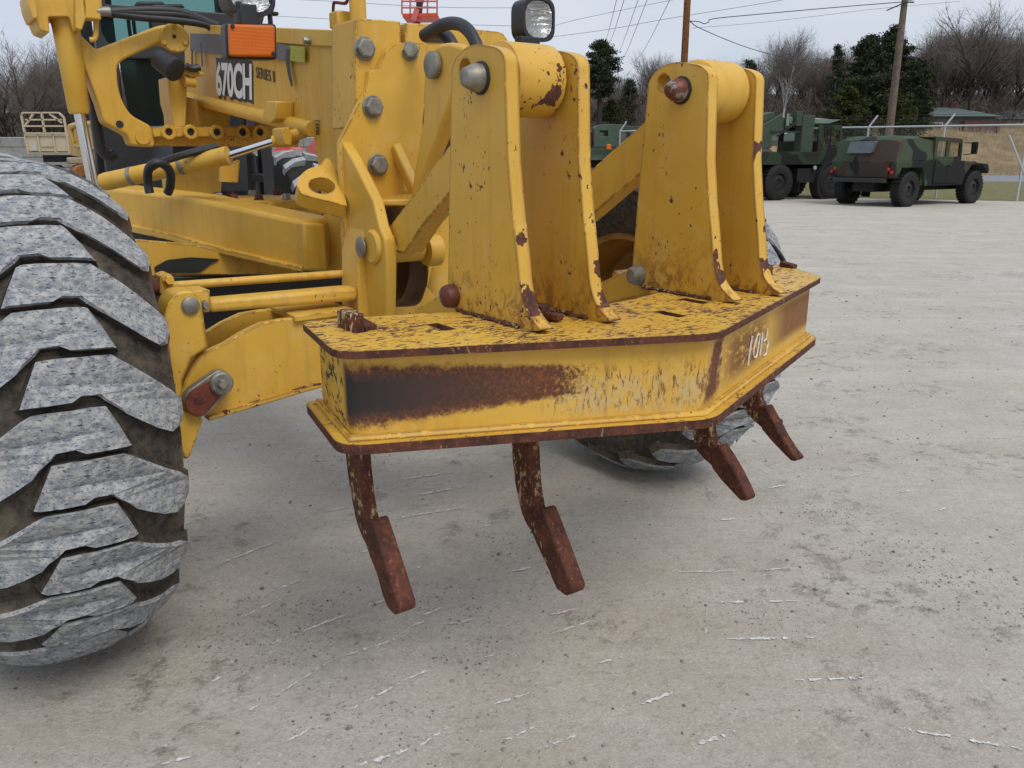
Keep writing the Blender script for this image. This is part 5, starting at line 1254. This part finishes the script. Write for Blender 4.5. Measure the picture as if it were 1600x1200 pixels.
def woods():
    vs=[];fs=[];mi=[];n0=0; rd=random.Random(11); rgk=np.random.default_rng(8); uf=[]
    spots=[]
    for i in range(190):
        x=rd.uniform(905,1720); Y=rd.uniform(97,140); env=88+12*math.sin(x*.013)+(-48 if x>1440 else 0)+ (26 if x<1000 else 0)
        spots.append((x,Y,env+rd.uniform(-14,30)))
    for i in range(60):
        x=rd.uniform(-80,330); Y=rd.uniform(86,130); spots.append((x,Y,110+rd.uniform(-35,25)))
    for i in range(45):
        x=rd.uniform(330,900); Y=rd.uniform(98,140); spots.append((x,Y,118+rd.uniform(-20,25)))
    for x,Y,yt in spots:
        V_,Fc,MI=TREES[rd.randrange(6)]; s=max(4,H_at(x,yt,Y))/14; a=rd.random()*6.28; X=W(x,200,Y).x; z0=max(0,hz(X,Y))
        c_,s_=math.cos(a),math.sin(a); sw=rd.uniform(.8,1.2)
        q=np.stack([(V_[:,0]*c_-V_[:,1]*s_)*s*sw+X,(V_[:,0]*s_+V_[:,1]*c_)*s*sw+Y,V_[:,2]*s+z0],1); vs.append(q)
        # drop a third of the fine twigs
        keep=(MI==0)|(rgk.random(len(Fc))<.6)
        fs.append(Fc[keep]+n0); mi.append(MI[keep]); n0+=len(V_)
    # low undergrowth
    rr_=np.random.default_rng(3); vv=[]
    for i in range(42000):
        left=i%5==0
        x=rr_.uniform(-60,420) if left else rr_.uniform(890,1700); Y=rr_.uniform(84,120) if left else rr_.uniform(90,118)
        X=W(x,200,Y).x; zz=max(0,hz(X,Y))+abs(rr_.normal(0,1.7)); L_=rr_.uniform(.4,1.6); d=rr_.normal(size=3); d[2]=abs(d[2])+.6; d/=np.linalg.norm(d); e=np.cross(d,rr_.normal(size=3)); e/=np.linalg.norm(e); e*=rr_.uniform(.012,.04)
        p=np.array([X,Y,zz]); vv+= [p-e,p+e,p+d*L_+e*.3,p+d*L_-e*.3]; uf.append((n0,n0+1,n0+2,n0+3)); n0+=4
    vs.append(np.array(vv)); A=np.concatenate(vs); fs.append(np.array(uf)); mi.append(np.ones(len(uf),dtype=np.int32))
    o=quad_mesh('woodland',A,np.concatenate(fs),['barkd',bark('brown_grey_twigs',(.165,.132,.115))],np.concatenate(mi)); tag(o,'leafless grey brown winter woodland covering the hillside beyond the road','woodland',kind='stuff')
woods()
def pine(x,ytop,Y,wpx,label,seed,crown=(.32,1.),shape='round',n=13000,cols=((.034,.046,.026),(.072,.084,.040)),cat_grp='evergreen trees behind the yard',ybot=None):
    rd=random.Random(seed); X=W(x,200,Y).x; z0=max(0,hz(X,Y)); H_=W(x,ytop,Y).z-z0; Rm=wpx/2*Y/1340
    t=thing('pine_tree',label,'tree',(X,Y,z0),0,cat_grp)
    m=MB(); m.lathe((0,0,-.3),(0,0,1),[(.28,0),(.2,H_*.5),(.05,H_*.97)],8)
    boughs=[]
    nb=70
    for i in range(nb):
        f=crown[0]+(crown[1]-crown[0])*((i+.5)/nb)**.9; u=(f-crown[0])/(1-crown[0])
        if shape=='round': rad=Rm*(math.sin(math.pi*min(1,u*.86+.14))**.6)*rd.uniform(.45,1.2)
        elif shape=='cone': rad=Rm*(1-u)**.75*rd.uniform(.6,1.1)+.15
        else: rad=Rm*(1-u**1.6)**.75*rd.uniform(.35,1.3)
        a=rd.random()*6.28; z=f*H_; d=Vector((math.cos(a),math.sin(a),rd.uniform(-.1,.28))); boughs.append((Vector((0,0,z)),d,rad))
        if i%2==0: m.tube([(0,0,z-.2),Vector((0,0,z))+d*rad*.5,Vector((0,0,z))+d*rad*.95],[.05,.015],4,1)
    m.build('trunk','barkd',t)
    rr_=np.random.default_rng(seed); vs=[];fs=[];mi=[]
    for i in range(n):
        p0,d,rad=boughs[rr_.integers(nb)]; s=rr_.uniform(.25,1)**.7; c=np.array(p0+d*rad*s)+rr_.normal(size=3)*np.array([.26,.26,.15])*(.6+Rm*.12)
        sz=rr_.uniform(.09,.24)*(.5+Rm*.13); a=rr_.normal(size=3); a/=np.linalg.norm(a); b=np.cross(a,rr_.normal(size=3)); b/=np.linalg.norm(b)
        k=len(vs); vs+=[c-a*sz,c+b*sz*.35,c+a*sz,c-b*sz*.35]; fs.append((k,k+1,k+2,k+3)); mi.append(int(rr_.random()<.35))
    o=fin_mesh('crown',vs,fs,[flat('pine_needles_dark_%d'%seed,cols[0],.8,0,.3,.8,0,.1),flat('pine_needles_light_%d'%seed,cols[1],.8,0,.3,.8,0,.1)],t,recalc=False)
    o.data.polygons.foreach_set('material_index',mi)
pine(936,66,84,62,'lone dark pine with a rounded top left of the far ripper bracket',21,(.34,1.),'round',14000)
pine(1345,60,82,110,'broad dark evergreen just left of the grey utility pole',22,(.1,1.),'wide',22000)
pine(1382,44,88,105,'tallest dark evergreen directly behind the grey utility pole',23,(.1,1.),'wide',22000)
pine(1298,72,92,36,'small narrow evergreen left of the broad evergreens',24,(.2,1.),'cone',4000)
pine(1428,95,80,80,'low evergreen right of the grey utility pole',25,(.08,1.),'wide',11000)
pine(1320,140,78,90,'olive green bushy evergreen behind the wrecker truck',26,(.05,1.),'wide',11000,((.035,.042,.012),(.075,.08,.022)))
pine(1400,150,76,80,'olive green shrub at the foot of the grey pole',27,(.05,1.),'wide',6000,((.035,.042,.012),(.075,.08,.022)))
pine(982,126,92,44,'small dark evergreen right of the lone pine',28,(.15,1.),'cone',3500)
pine(1165,96,96,60,'evergreen behind the top of the far ripper bracket',29,(.15,1.),'cone',4500)
pine(955,158,88,60,'mossy green shrub above the green truck cab',30,(.05,1.),'wide',4000,((.035,.04,.015),(.06,.06,.022)))
